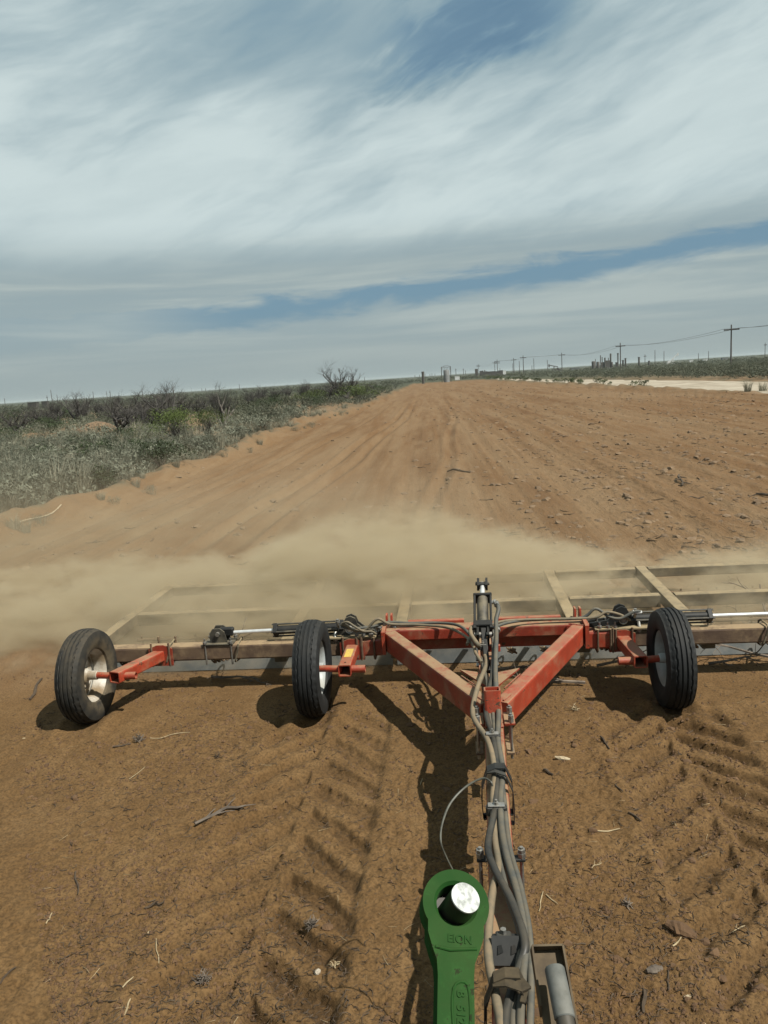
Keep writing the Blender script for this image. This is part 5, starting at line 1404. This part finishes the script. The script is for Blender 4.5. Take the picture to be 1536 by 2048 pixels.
# weeds along the berm between field and road
WEED = [np_mesh('weed', *merge(leaf_cloud(150, 0.34, 0.36, 0.045, 190 + i, 6), blades(16, 0.3, 0.4, 0.008, 195 + i, 0.7)), L['weed'], smooth=False) for i in range(3)]
k = 0
for yy in np.concatenate([np.arange(40, 110, 1.3), np.arange(110, 270, 3.5)]):
    if vnoise(np.array([yy * 0.16]), np.array([0.5]), 410)[0] < -0.25 and yy < 100: continue
    u = 19.4 + 1.3 * (rng.random() - 0.5); s = 0.65 + 0.8 * rng.random()
    put(WEED[k % 3], 'berm_weed', u - 0.027 * yy, yy, s * (1 + yy / 260), rng.random() * 6.3, 'small green weed on the soil berm beside the white road', 'weed', 'weeds on the berm beside the road'); k += 1
for i, (px, py, s, lab) in enumerate(((1495, 792, 0.9, 'spiky grey grass tuft at the road edge'), (1525, 785, 1.05, 'taller green grass tuft at the far right of the road edge'))):
    p = Pz(px, py); put(TALL[i], 'road_grass_tuft', p.x, p.y, s * 1.5, i, lab, 'grass tuft', sz=s * 1.1)

# leafy bushes right at the left edge
def bush(name, px, py, R, H, n, leaf, seed, mat, label, cat='bush'):
    p = Pz(px, py); e = empty(name, (p.x, p.y, zat(p.x, p.y, False) - 0.03), label, cat)
    o = finish('foliage', np_mesh('foliage', *leaf_cloud(n, R, H, leaf, seed, 14), L[mat], smooth=False), None, e)
    o = finish('stem', stems(12, R * 0.8, H * 0.9, 0.012, seed), None, e); return e
bush('leafy_bush', 210, 1000, 0.42, 0.75, 900, 0.038, 201, 'dark', 'dark leafy bush nearest the strip at the corner of the scrub')
bush('leafy_bush', 190, 945, 0.7, 0.9, 1100, 0.042, 202, 'dark', 'wide dark leafy bush just behind the corner bush')
bush('leafy_bush', 245, 945, 0.75, 0.95, 1200, 0.042, 203, 'dark', 'tall dark leafy bush with pale stems at the scrub edge')
bush('leafy_bush', 325, 950, 0.85, 0.85, 1200, 0.045, 204, 'dark', 'broad green bush spilling onto the orange soil')
bush('leafy_bush', 60, 1010, 0.7, 0.7, 700, 0.036, 205, 'sage', 'grey green weed bush at the left picture edge')
bush('leafy_bush', 130, 985, 0.35, 0.4, 350, 0.034, 206, 'sage', 'little grey weed bush left of the corner bush')
bush('grey_brush', 400, 915, 0.9, 0.7, 1000, 0.05, 207, 'sage', 'grey brush at the strip edge below the green mesquite')
bush('grey_brush', 520, 868, 1.3, 0.9, 1100, 0.06, 208, 'sage', 'grey brush bank on the strip edge right of the pale dead tree')
bush('grey_brush', 590, 845, 1.3, 0.9, 1000, 0.07, 209, 'sage', 'grey brush bank where the edge turns toward the tall dead tree')
bush('grey_brush', 470, 890, 1.0, 0.7, 900, 0.055, 210, 'sage', 'low grey brush between the green mesquites and the strip')

BIG = [np_mesh('brush', *leaf_cloud(1300, 0.9, 1.1, 0.04, 230 + i, 16, 0.1, 1.0, 0.3), L['dark'], smooth=False) for i in range(3)]
for i, (px, py, sc_, lab) in enumerate(((40, 905, 1.15, 'dark round bush standing alone near the left edge, behind the grass'), (110, 880, 1.35, 'broad dark bush left of the bare soil mound'), (160, 915, 0.9, 'small dark bush in front of the bare soil mound'), (265, 905, 0.9, 'dark bush below the dense dead thicket'), (300, 930, 0.75, 'low dark bush below the green mesquite, among grey grass'),
                                        (90, 940, 0.8, 'low dark bush between the left edge and the leafy bushes'), (20, 860, 1.7, 'large dark bush far back on the left edge'), (505, 840, 1.3, 'dark bush right of the pale dead trunk'), (545, 825, 1.6, 'tall dark bush below the row of bare mesquites'), (640, 818, 1.4, 'dark bush at the strip edge left of the tallest dead tree'), (760, 792, 1.6, 'dark bush at the strip edge beyond the tallest dead tree'), (130, 845, 1.8, 'large dark bush far behind the bare soil mound'))):
    p = Pz(px, py); put(BIG[i % 3], 'dark_bush', p.x, p.y, sc_, i * 1.3, lab, 'bush', sz=sc_ * 0.9)

# trees: dead mesquites and green ones
def limb_tree(seed, h, spread, levels=4, r=0.13, lean=(0, 0), forks=3, n0=3, sides=4):
    """returns (trunk MB, twigs MB) grown from the origin"""
    g = random.Random(seed); T, W = MB(), MB()
    def grow(p, d, l, r, k):
        n = 4 if k >= levels - 1 else 3; pts = [p]
        for i in range(n):
            d = (d + Vector((g.uniform(-.28, .28), g.uniform(-.28, .28), g.uniform(-.10, .20)))).normalized(); pts.append(pts[-1] + d * l / n)
        (T if k >= levels - 1 else W).tube(pts, [r * (1 - 0.5 * i / n) for i in range(n + 1)], sides if k >= levels - 1 else 3)
        if k > 0:
            for i in range(forks + 1):
                t = g.choice(range(1, n + 1)); b = Vector((g.uniform(-1, 1) * spread, g.uniform(-1, 1) * spread, g.uniform(-0.1, 0.9))).normalized()
                grow(pts[t], (d * 0.6 + b * 0.8).normalized(), l * g.uniform(0.5, 0.78), r * (1 - 0.5 * t / n) * 0.66, k - 1)
    for i in range(n0):
        a = 6.28 * i / n0 + g.uniform(-.5, .5)
        grow(Vector((0, 0, -0.05)), Vector((math.cos(a) * 0.55 * spread + lean[0], math.sin(a) * 0.55 * spread + lean[1], 1)).normalized(), h * 0.42, r, levels)
    return T, W
def mb_mesh(m, name, mat):
    me = bpy.data.meshes.new(name); me.from_pydata([tuple(v) for v in m.v], [], m.f); me.update(); me.materials.append(mat); return me
def fit(T, W, h):
    z = max(v[2] for v in (W.v or T.v)); k = h / z
    for m in (T, W): m.v = [(a * k, b * k, c * k) for a, b, c in m.v]
DEAD = []
for i in range(5):
    T, W = limb_tree(300 + i, 3.0, 0.9, 4, 0.12, forks=3, n0=3 + i % 2); fit(T, W, 3.0)
    DEAD.append((mb_mesh(T, 'trunk', M['bark']), mb_mesh(W, 'twigs', M['bark'])))
def dead_tree(px, py, h, k, label, group=None, pale=False, wide=1.0, D=None):
    if D: d = ray(px, horizon_y(px)); p = Vector((d.x, d.y, 0)).normalized() * D
    else: p = Pz(px, py)
    e = empty('dead_mesquite', (p.x, p.y, zat(p.x, p.y, False)), label, 'dead tree', group)
    for j, nm in enumerate(('trunk', 'twigs')):
        me = DEAD[k % 5][j]
        if pale and j == 0: me = me.copy(); me.materials[0] = M['barkpale']
        o = finish(nm, me, None, e); s = h / 3.0; o.scale = (s * wide, s * wide, s)
    e.rotation_euler = (0, 0, px * 0.37); return e
dead_tree(690, 806, 5.2, 0, 'tallest bare dead mesquite standing against the sky beside the strip', wide=1.15)
dead_tree(320, 872, 3.3, 1, 'wide bare dead mesquite behind the green mesquite', wide=1.5)
dead_tree(352, 866, 3.4, 2, 'dark leaning dead mesquite left of the pale trunk', wide=1.2)
dead_tree(448, 868, 2.9, 3, 'dead mesquite with a bleached pale trunk', pale=True, wide=0.7)
dead_tree(245, 872, 2.6, 4, 'dense grey dead thicket behind the bare soil mound', wide=1.6)
dead_tree(290, 878, 2.2, 0, 'low dead thicket between the mound and the green mesquite', wide=1.6)
dead_tree(270, 855, 3.0, 2, 'hazy dead mesquite rising behind the thicket', wide=1.3)
dead_tree(610, 800, 3.4, 1, 'bare grey mesquite left of the tallest dead tree', wide=1.3)
dead_tree(575, 800, 2.6, 3, 'smaller bare mesquite at the end of the dead row', wide=1.3)
dead_tree(640, 800, 2.4, 4, 'low dead mesquite tucked against the tallest dead tree', wide=1.5)
FARM = ('just right of the first dark box shed on the left', 'right of the second box shed on the left', 'between two thin poles on the left horizon', 'with a thick fork, left of the middle left poles', 'in front of the middle left poles', 'left of the pale trunked dead tree', 'right behind the pale trunked dead tree', 'half way from the pale trunk to the dead row', 'standing near the pole left of the dead row', 'at the left end of the dead row', 'nearest the left edge of the view', 'in front of the second box shed', 'behind the dense dead thicket', 'just left of the tallest dead tree', 'right of the tallest dead tree')
for i, (px, h, D) in enumerate(((60, 2.6, 75), (110, 2.8, 90), (150, 3.4, 80), (165, 3.2, 95), (195, 2.6, 85), (395, 2.6, 75), (425, 2.4, 90), (500, 2.6, 85), (520, 2.8, 100), (545, 2.4, 90), (28, 2.2, 60), (90, 2.4, 65), (225, 2.6, 70), (660, 2.6, 95), (735, 2.4, 130))):
    dead_tree(px, 0, h, i, f'small far bare mesquite {FARM[i]}', 'far bare mesquites', wide=1.3, D=D)
def green_tree(px, py, R, H, n, seed, label, leaf=0.05):
    p = Pz(px, py); e = empty('green_mesquite', (p.x, p.y, zat(p.x, p.y, False)), label, 'tree')
    T, W = limb_tree(seed, H, 1.2, 3, 0.05, n0=4); fit(T, W, H * 0.95)
    finish('trunk', mb_mesh(T, 'trunk', M['bark']), None, e); finish('branches', mb_mesh(W, 'branches', M['bark']), None, e)
    finish('crown', np_mesh('crown', *leaf_cloud(n, R, H, leaf, seed, 26, 0.25), L['mesq'], smooth=False), None, e); return e
green_tree(352, 895, 1.25, 1.6, 3000, 501, 'bright green mesquite bush in front of the dead trees', 0.035)
green_tree(418, 880, 1.35, 1.45, 2600, 502, 'lime green mesquite bush left of the pale dead trunk', 0.035)
green_tree(718, 808, 2.2, 2.0, 2200, 503, 'green mesquite at the foot of the tallest dead tree', 0.07)
green_tree(625, 812, 2.0, 1.6, 1400, 504, 'dull green mesquite left of the tallest dead tree', 0.07)

# bare soil mound in the scrub
p = Pz(195, 872); g = np.random.default_rng(3)
a = np.linspace(0, 2 * math.pi, 40, endpoint=False); rr = np.linspace(0, 1, 12)
A, Q = np.meshgrid(a, rr); X = Q * np.cos(A) * 1.5; Y = Q * np.sin(A) * 1.2
Z = 0.62 * (1 - Q ** 2) ** 1.0 + 0.12 * fbm(X * 2 + 5, Y * 2, 88, 4) * (1 - Q) - 0.05
V = np.stack([X + p.x, Y + p.y, Z + zat(p.x, p.y, False)], -1).reshape(-1, 3); i = np.arange(11)[:, None] * 40; j = np.arange(40)[None]; kk = (j + 1) % 40
F = np.stack([i + j, i + kk, i + 40 + kk, i + 40 + j], -1).reshape(-1, 4)
o = finish('soil_mound', np_mesh('soil_mound', V, F, M['cloddry']), None); tag(o, 'bare reddish soil mound among the grey scrub', 'soil mound')

# ------------------------------------------------------------------ power line and oil field far off
def far_at(px, D):
    d = ray(px, horizon_y(px)); v = Vector((d.x, d.y, 0)).normalized() * D; v.z = zat(v.x, v.y, False) - 0.2; return v
def pole(px, D, h, arm, label, group, name='power_pole', r=0.19, two=False, yaw=0.35):
    p = far_at(px, D); e = empty(name, p, label, 'power pole', group)
    m = MB(); m.tube([p, p + Vector((0, 0, h))], [r, r * 0.7], 8); part(m, 'pole', 'pole', e)
    ends = []
    if arm:
        dv = Vector((math.cos(yaw), -math.sin(yaw), 0))
        for k, zz in enumerate([h - 1.3] + ([h - 2.5] if two else [])):
            c = p + Vector((0, 0, zz)) + Vector((0, -r - 0.02, 0)); m = MB(); m.beam(c - dv * arm, c + dv * arm, 0.2, 0.34, rad=0.02); part(m, 'crossarm', 'pole', e)
            for s in (-1, 0.3, 1):
                m = MB(); q = c + dv * (arm * 0.94 * s) + Vector((0, 0, 0.1)); m.cyl(q, q + Vector((0, 0, 0.22)), 0.07, 6); part(m, 'insulator', 'tank', e)
                if k == 0 and s != 0.3: ends.append(q + Vector((0, 0, 0.2)))
    return ends, p + Vector((0, 0, h))
ORD = ['nearest', 'second', 'third', 'fourth', 'fifth', 'sixth', 'seventh', 'eighth']
main = [(1462, 659), (1241, 690), (1124, 709), (1047, 714), (1028, 719), (995, 722), (990, 725), (957, 731)]
G_MAIN = 'cross arm poles along the white road'
tips = []
for i, (px, ty) in enumerate(main):
    D = 8.2 * FPX / (horizon_y(px) - ty + 2)
    e, t = pole(px, D, 10.7, 1.9, f'{ORD[i]} power pole of the cross arm line counted from the right', G_MAIN, two=(i in (5, 7)), r=0.24)
    tips.append(e)
ext = [v + (v - tips[1][k]) * 0.55 for k, v in enumerate(tips[0])]
tips = [ext] + tips
for i in range(len(tips) - 1):
    for k in (0, 1):
        a, b = tips[i][k], tips[i + 1][k]; n = 14; sag = (a - b).length * 0.012
        m = MB(); m.tube([a.lerp(b, t / n) - Vector((0, 0, sag * 4 * (t / n) * (1 - t / n))) for t in range(n + 1)], 0.035, 4, caps=False)
        o = m.build('power_line', M['steelfar'], None); tag(o, f'{"upper" if k else "lower"} thin wire of span {["past the right edge", "between first and second pole", "between second and third pole", "between third and fourth pole", "between fourth and fifth pole", "between fifth and sixth pole", "between sixth and seventh pole", "beyond the seventh pole"][i]}', 'wire', 'power line wires')
G2 = 'bare poles on the far plain'
for i, (px, ty, h, arm) in enumerate(((1310, 701, 9, 0), (1328, 703, 8.5, 0), (1417, 703, 8, 0), (1530, 687, 9, 0.6), (1290, 709, 8, 0.8), (1397, 707, 7, 0), (1068, 717, 9, 0), (1039, 722, 8, 0), (1026, 727, 8, 0), (1095, 720, 8, 0), (1064, 731, 6, 0), (927, 737, 9, 0.8), (912, 737, 9, 0.8), (931, 740, 8, 0), (965, 740, 7, 0), (883, 745, 7, 0), (870, 746, 7, 0), (864, 746, 7, 0.6), (860, 748, 7, 0), (850, 746, 8, 0.6), (839, 749, 6, 0), (830, 751, 6, 0), (1000, 736, 6, 0),
                                    (104, 781, 8, 0), (115, 789, 6, 0), (187, 783, 7, 0), (214, 783, 7, 0), (221, 781, 7, 0.5), (10, 797, 7, 0), (479, 768, 7, 0), (404, 776, 6, 0), (411, 776, 6, 0), (729, 753, 7, 0), (95, 791, 6, 0.5))):
    D = (h - 2.3) * FPX / max(horizon_y(px) - ty, 4)
    side = 'left horizon' if px < 760 else 'right horizon'
    pole(px, D, h, arm * 1.3, f'thin distant pole on the {side}, part of a far scatter of poles', G2 + (' left' if px < 760 else ' right'), name='distant_pole', r=0.2 * max(1, D / 500))

# silver storage tank with ladder rails, and the dark stack beside the strip end
p = far_at(893, 262)
tk = empty('storage_tank', p, 'grey upright storage tank with railing at the far end of the strip', 'storage tank')
m = MB(); m.lathe([(0, 0), (1.0, 0), (1.0, 4.0), (0.96, 4.08), (0, 4.4)], p, (0, 0, 1), 28); part(m, 'tank_shell', 'tank', tk, True, 30)
for a in (-2.1, 1.9):
    m = MB(); m.tube([p + Vector((a * 0.75, -0.3, 0)), p + Vector((a * 0.75, -0.3, 5.3))], 0.13, 6); part(m, 'stand_pipe', 'steelfar', tk)
m = MB(); m.tube([p + Vector((-1.55, -0.3, 5.0)), p + Vector((-0.6, -0.3, 5.5)), p + Vector((0.6, -0.3, 5.5)), p + Vector((1.42, -0.3, 5.1))], 0.07, 5)
for q in range(5): m.tube([p + Vector((-1.1 + 0.55 * q, -0.6, 4.05)), p + Vector((-1.1 + 0.55 * q, -0.6, 5.0))], 0.04, 4)
m.tube([p + Vector((-1.1, -0.6, 5.0)), p + Vector((1.1, -0.6, 5.0))], 0.045, 4); part(m, 'railing', 'steelfar', tk)
p = far_at(846, 258)
st = empty('dark_stack', p, 'dark upright stack at the left end of the strip on the horizon', 'stack')
m = MB(); m.lathe([(0, 0), (0.62, 0), (0.62, 0.25), (0.42, 0.3), (0.40, 3.6), (0.46, 3.65), (0.46, 4.1), (0.3, 4.15), (0, 4.15)], p, (0, 0, 1), 16); part(m, 'stack_body', 'steelfar', st, True, 30)
m = MB(); m.box(p + Vector((0, -0.47, 2.0)), (0.3, 0.12, 3.0), ch=0.02); part(m, 'ladder', 'steelfar', st)


def pump_jack(px, D, s, mat, label, flip=1, tilt=0.22):
    p = far_at(px, D); e = empty('pump_jack', p, label, 'pump jack'); q = lambda x, z, y=0: p + Vector((x * flip, y, z)) * s
    m = MB()
    for yy in (-0.5, 0.5):
        m.tube([q(-1.1, 0, yy), q(0, 3.6)], 0.16 * s, 5); m.tube([q(1.1, 0, yy), q(0, 3.6)], 0.16 * s, 5)
    m.tube([q(-0.55, 1.8, -.25), q(0.55, 1.8, -.25)], 0.1 * s, 5); part(m, 'samson_post', mat, e)
    t = math.tan(tilt); m = MB(); m.beam(q(-3.1, 3.7 + 3.1 * t), q(2.6, 3.7 - 2.6 * t), 0.35 * s, 0.55 * s, rad=0.03); part(m, 'walking_beam', mat, e)
    m = MB(); m.plate([(-0.25, -1.3), (0.35, -1.2), (0.45, 0), (0.3, 0.8), (-0.2, 0.9), (-0.5, 0)], q(-3.3, 3.6 + 3.2 * t), (flip, 0, 0), (0, 0, 1), 0.5 * s); part(m, 'horse_head', mat, e)
    m = MB(); m.tube([q(-3.55, 0), q(-3.55, 3.2 + 2.6 * t)], 0.06 * s, 4); part(m, 'polished_rod', mat, e)
    m = MB(); m.plate([(-0.7, -0.9), (0.7, -0.9), (0.8, 0.1), (0.3, 0.9), (-0.3, 0.9), (-0.8, 0.1)], q(2.4, 1.6), (flip, 0, 0), (0, 0, 1), 0.4 * s); part(m, 'crank_weight', mat, e)
    m = MB(); m.tube([q(2.6, 3.7 - 2.6 * t), q(2.35, 1.8)], 0.1 * s, 5); part(m, 'pitman_arm', mat, e)
    m = MB(); m.box(q(1.2, 0.25), (6.5 * s, 1.6 * s, 0.5 * s), ch=0.05); m.box(q(3.6, 1.0), (1.4 * s, 1.2 * s, 1.5 * s), ch=0.05); part(m, 'skid_base', mat, e)
pump_jack(1108, 520, 0.95, 'steelfar', 'dark pump jack nodding left on the right horizon')
pump_jack(1346, 560, 0.95, 'whitefar', 'white pump jack with steep beam on the right plain', -1, 0.75)
pump_jack(976, 560, 0.7, 'steelfar', 'small dark pump jack among the boxes at the road end')

# compressor station: each vessel, stack and engine box under one skid
p = far_at(1204, 450)
cs = empty('compressor_station', p, 'dark oil field compressor station with stacks and tanks', 'compressor station')
for nm, x, w, h, kind in (('separator_tank', -4.6, 2.2, 4.6, 'c'), ('separator_tank', -2.2, 1.8, 4.2, 'c'), ('exhaust_stack', -0.8, 0.5, 7.6, 'c'), ('engine_house', 0.6, 2.4, 3.8, 'b'), ('exhaust_stack', 0.2, 0.45, 6.6, 'c'), ('exhaust_stack', 1.5, 0.8, 6.2, 'c'), ('cooler_box', 3.0, 2.4, 4.6, 'b'), ('exhaust_stack', 4.8, 0.9, 8.2, 'c'), ('separator_tank', 5.3, 1.2, 3.6, 'c'), ('exhaust_stack', -3.4, 0.35, 5.8, 'c'), ('exhaust_stack', 3.4, 0.4, 6.0, 'c')):
    m = MB(); c = p + Vector((x, (hash(nm + str(int(x * 10))) % 3) * 0.0 + 0.6 * math.sin(x * 3), 0))
    if kind == 'c': m.lathe([(0, 0), (w / 2, 0), (w / 2, h * 0.93), (w * 0.42, h), (0, h)], c, (0, 0, 1), 12); part(m, nm, 'steelfar', cs, True, 35)
    else: m.box(c + Vector((0, 0, h / 2)), (w, 2.0, h), ch=0.08); part(m, nm, 'steelfar', cs)
m = MB(); m.box(p + Vector((0.4, 0, 0.3)), (12.5, 3.6, 0.5), ch=0.04); part(m, 'skid', 'tank', cs)
for px, D, h, r, lab in ((1236, 440, 8.0, 0.34, 'tall flare stack just left of the second cross arm pole'), (1251, 450, 5.2, 0.45, 'short dark vessel right of the second cross arm pole'), (1246, 450, 4.2, 0.5, 'squat dark vessel beside the short vessel'), (1278, 470, 5.4, 0.5, 'lone dark stack between the vessels and the bare poles'), (1298, 480, 3.0, 0.5, 'low dark tank right of the lone stack'), (1233, 450, 3.2, 0.6, 'low dark drum at the foot of the flare stack')):
    q = far_at(px, D); m = MB(); m.lathe([(0, 0), (r * 1.3, 0), (r * 1.3, 0.3), (r, 0.4), (r, h * 0.9), (r * 1.25, h * 0.91), (r * 1.2, h), (0, h)], q, (0, 0, 1), 12); o = m.build('process_vessel', M['steelfar'], None, True); tag(o, lab, 'vessel', 'dark vessels near the second pole')
for px, D, w, h, lab, mt in ((953, 430, 1.6, 4.5, 'dark tall box under the farthest cross arm pole', 'steelfar'), (963, 440, 2.2, 3.2, 'dark tank box right of the tall box', 'steelfar'), (972, 430, 3.4, 2.6, 'low dark tank battery at the road end', 'steelfar'), (983, 440, 3.6, 2.6, 'second dark tank battery box in the row', 'steelfar'), (993, 450, 3.6, 2.5, 'third dark tank battery box in the row', 'steelfar'), (1001, 460, 2.6, 2.8, 'last tank battery box in the row, beside the white shed', 'steelfar'), (1007, 470, 2.6, 2.6, 'small white shed at the right end of the tank row', 'whitefar'), (914, 300, 1.8, 1.5, 'small white vehicle parked right of the storage tank', 'whitefar'),
                         (1410, 640, 3, 1.8, 'white tank far out on the right plain', 'whitefar'), (1382, 650, 2.6, 1.6, 'white box left of the far white tank', 'whitefar'), (1449, 600, 4, 2.0, 'pale low shed near the first cross arm pole', 'tank'), (1150, 520, 5, 1.6, 'pale low pad building right of the dark pump jack', 'tank'), (66, 250, 2.6, 2.2, 'dark box shed on the left horizon', 'steelfar'), (90, 260, 1.8, 2.2, 'second dark box shed on the left horizon', 'steelfar')):
    q = far_at(px, D); e = empty('field_box', q, lab, 'shed' if 'shed' in lab else ('vehicle' if 'vehicle' in lab else 'tank'))
    m = MB(); m.box(q + Vector((0, 0, h / 2)), (w, w * 0.7, h), ch=0.06); part(m, 'body', mt, e)
    m = MB(); m.box(q + Vector((0, 0, h + 0.06)), (w * 1.06, w * 0.76, 0.12), ch=0.02); part(m, 'roof', mt, e)

# ------------------------------------------------------------------ dust raised by the drag
def make_dust():
    X0, X1, Y0, Y1, Z0, Z1 = -13.0, 5.0, 5.9, 19.0, -0.15, 1.75
    m = MB(); m.box(((X0 + X1) / 2, (Y0 + Y1) / 2, (Z0 + Z1) / 2), (X1 - X0, Y1 - Y0, Z1 - Z0))
    mat = bpy.data.materials.new('dust'); mat.use_nodes = True; t = NT(mat.node_tree); t.n.clear()
    out = t.new('ShaderNodeOutputMaterial'); v = t.new('ShaderNodeVolumePrincipled'); t.link(v.outputs[0], out.inputs['Volume'])
    tc = t.new('ShaderNodeTexCoord'); o = tc.outputs['Object']; x, y, z = t.sep(o)
    def gauss(val, c, w): # smooth bump
        d = t.math('DIVIDE', t.math('SUBTRACT', val, c), w); return t.math('EXPONENT', t.math('MULTIPLY', t.math('MULTIPLY', d, d), -1.0))
    n1 = t.noise(t.mapping(o, loc=(2.2, 0.7, 0.3), rot=(0, 0, 0.35), scale=(0.6, 0.9, 1.2)), 1.1, 3, 0.55, 0.6)
    n2 = t.noise(t.mapping(o, loc=(0, 3.1, 0), rot=(0, 0, 0.5), scale=(0.8, 1.3, 1.7)), 2.8, 4, 0.6, 0.6)
    nn = t.math('ADD', t.math('MULTIPLY', n1, 0.5), t.math('MULTIPLY', n2, 0.6))
    # a bank rolling off the back of the frame: high over the middle, lower to the sides, carved by the noise
    top = t.math('ADD', 0.62, t.math('MULTIPLY', gauss(x, -0.7, 1.7), 0.75))
    top = t.math('ADD', top, t.math('MULTIPLY', t.ramp(x, 0.3, 2.2), -0.12))
    low = t.math('SUBTRACT', 1.0, t.math('DIVIDE', t.math('MAXIMUM', z, 0.0), top))
    n0 = t.noise(t.mapping(o, loc=(1.3, 5.7, 0), rot=(0, 0, 0.4), scale=(0.8, 1.1, 1.0)), 0.6, 2, 0.5, 0.3)
    bill = t.math('ADD', t.math('MULTIPLY', t.math('SUBTRACT', nn, 0.55), 9.0), t.math('MULTIPLY', t.math('SUBTRACT', n0, 0.5), 2.2))
    yc = t.math('ADD', 8.05, t.math('MULTIPLY', t.ramp(x, -5.0, -0.5, 1.0, 0.0), 0.5))
    along = t.math('MULTIPLY', t.ramp(x, -8.5, -4.2), t.ramp(x, 0.7, 2.4, 1.0, 0.66))
    bank = t.math('MULTIPLY', t.math('MULTIPLY', gauss(y, yc, 1.4), along), t.ramp(low, 0.0, 0.9))
    core = t.math('MULTIPLY', t.ramp(t.math('ADD', bank, t.math('MULTIPLY', bill, 0.5)), 0.12, 0.85), t.ramp(bank, 0.02, 0.35))
    core = t.math('MULTIPLY', core, 2.9)
    # thin veils: over the drag at the left, drifting off behind to the left
    vz = t.math('EXPONENT', t.math('MULTIPLY', t.math('MAXIMUM', z, 0.0), -2.2))
    wisp = t.ramp(t.math('ADD', t.math('MULTIPLY', nn, 0.7), t.math('MULTIPLY', n0, 0.5)), 0.52, 0.78)
    drift = t.math('MULTIPLY', t.math('MULTIPLY', t.ramp(y, 8.5, 10.0), t.ramp(y, 11.0, 19.0, 1.0, 0.0)), t.ramp(x, -3.5, 1.6, 0.5, 0.03))
    near = t.math('MULTIPLY', t.math('MULTIPLY', gauss(y, 7.1, 0.5), t.ramp(x, -4.6, -2.8)), t.ramp(x, -0.8, 1.4, 1.7, 0.2))
    thin = t.math('MULTIPLY', t.math('MULTIPLY', t.math('ADD', drift, near), vz), t.math('ADD', 0.15, wisp))
    dens = t.math('ADD', core, thin)
    edge = t.math('MULTIPLY', t.math('MULTIPLY', t.ramp(x, X0, X0 + 1.5), t.ramp(x, X1 - 1.0, X1, 1.0, 0.0)), t.math('MULTIPLY', t.ramp(y, Y0, Y0 + 0.5), t.ramp(z, Z1 - 0.5, Z1, 1.0, 0.0)))
    dens = t.math('MULTIPLY', t.math('MULTIPLY', dens, edge), 1.0)
    t.link(dens, v.inputs['Density']); v.inputs['Color'].default_value = rgb(0.665, 0.575, 0.41); v.inputs['Anisotropy'].default_value = 0.25
    ob = m.build('dust_cloud', mat, None); ob['kind'] = 'stuff'; ob.data.materials.clear(); ob.data.materials.append(mat)


sc.cycles.volume_step_rate = 0.13
make_dust()


def make_haze():
    m = MB(); m.box((0, 0, 5.5), (18400, 18400, 17.0))
    mat = bpy.data.materials.new('air_haze'); mat.use_nodes = True; t = NT(mat.node_tree); t.n.clear()
    out = t.new('ShaderNodeOutputMaterial'); v = t.new('ShaderNodeVolumePrincipled'); t.link(v.outputs[0], out.inputs['Volume'])
    v.inputs['Density'].default_value = 0.00014; v.inputs['Color'].default_value = rgb(0.54, 0.61, 0.63); v.inputs['Anisotropy'].default_value = 0.0
    o = m.build('haze', mat, None); o['kind'] = 'stuff'


make_haze()
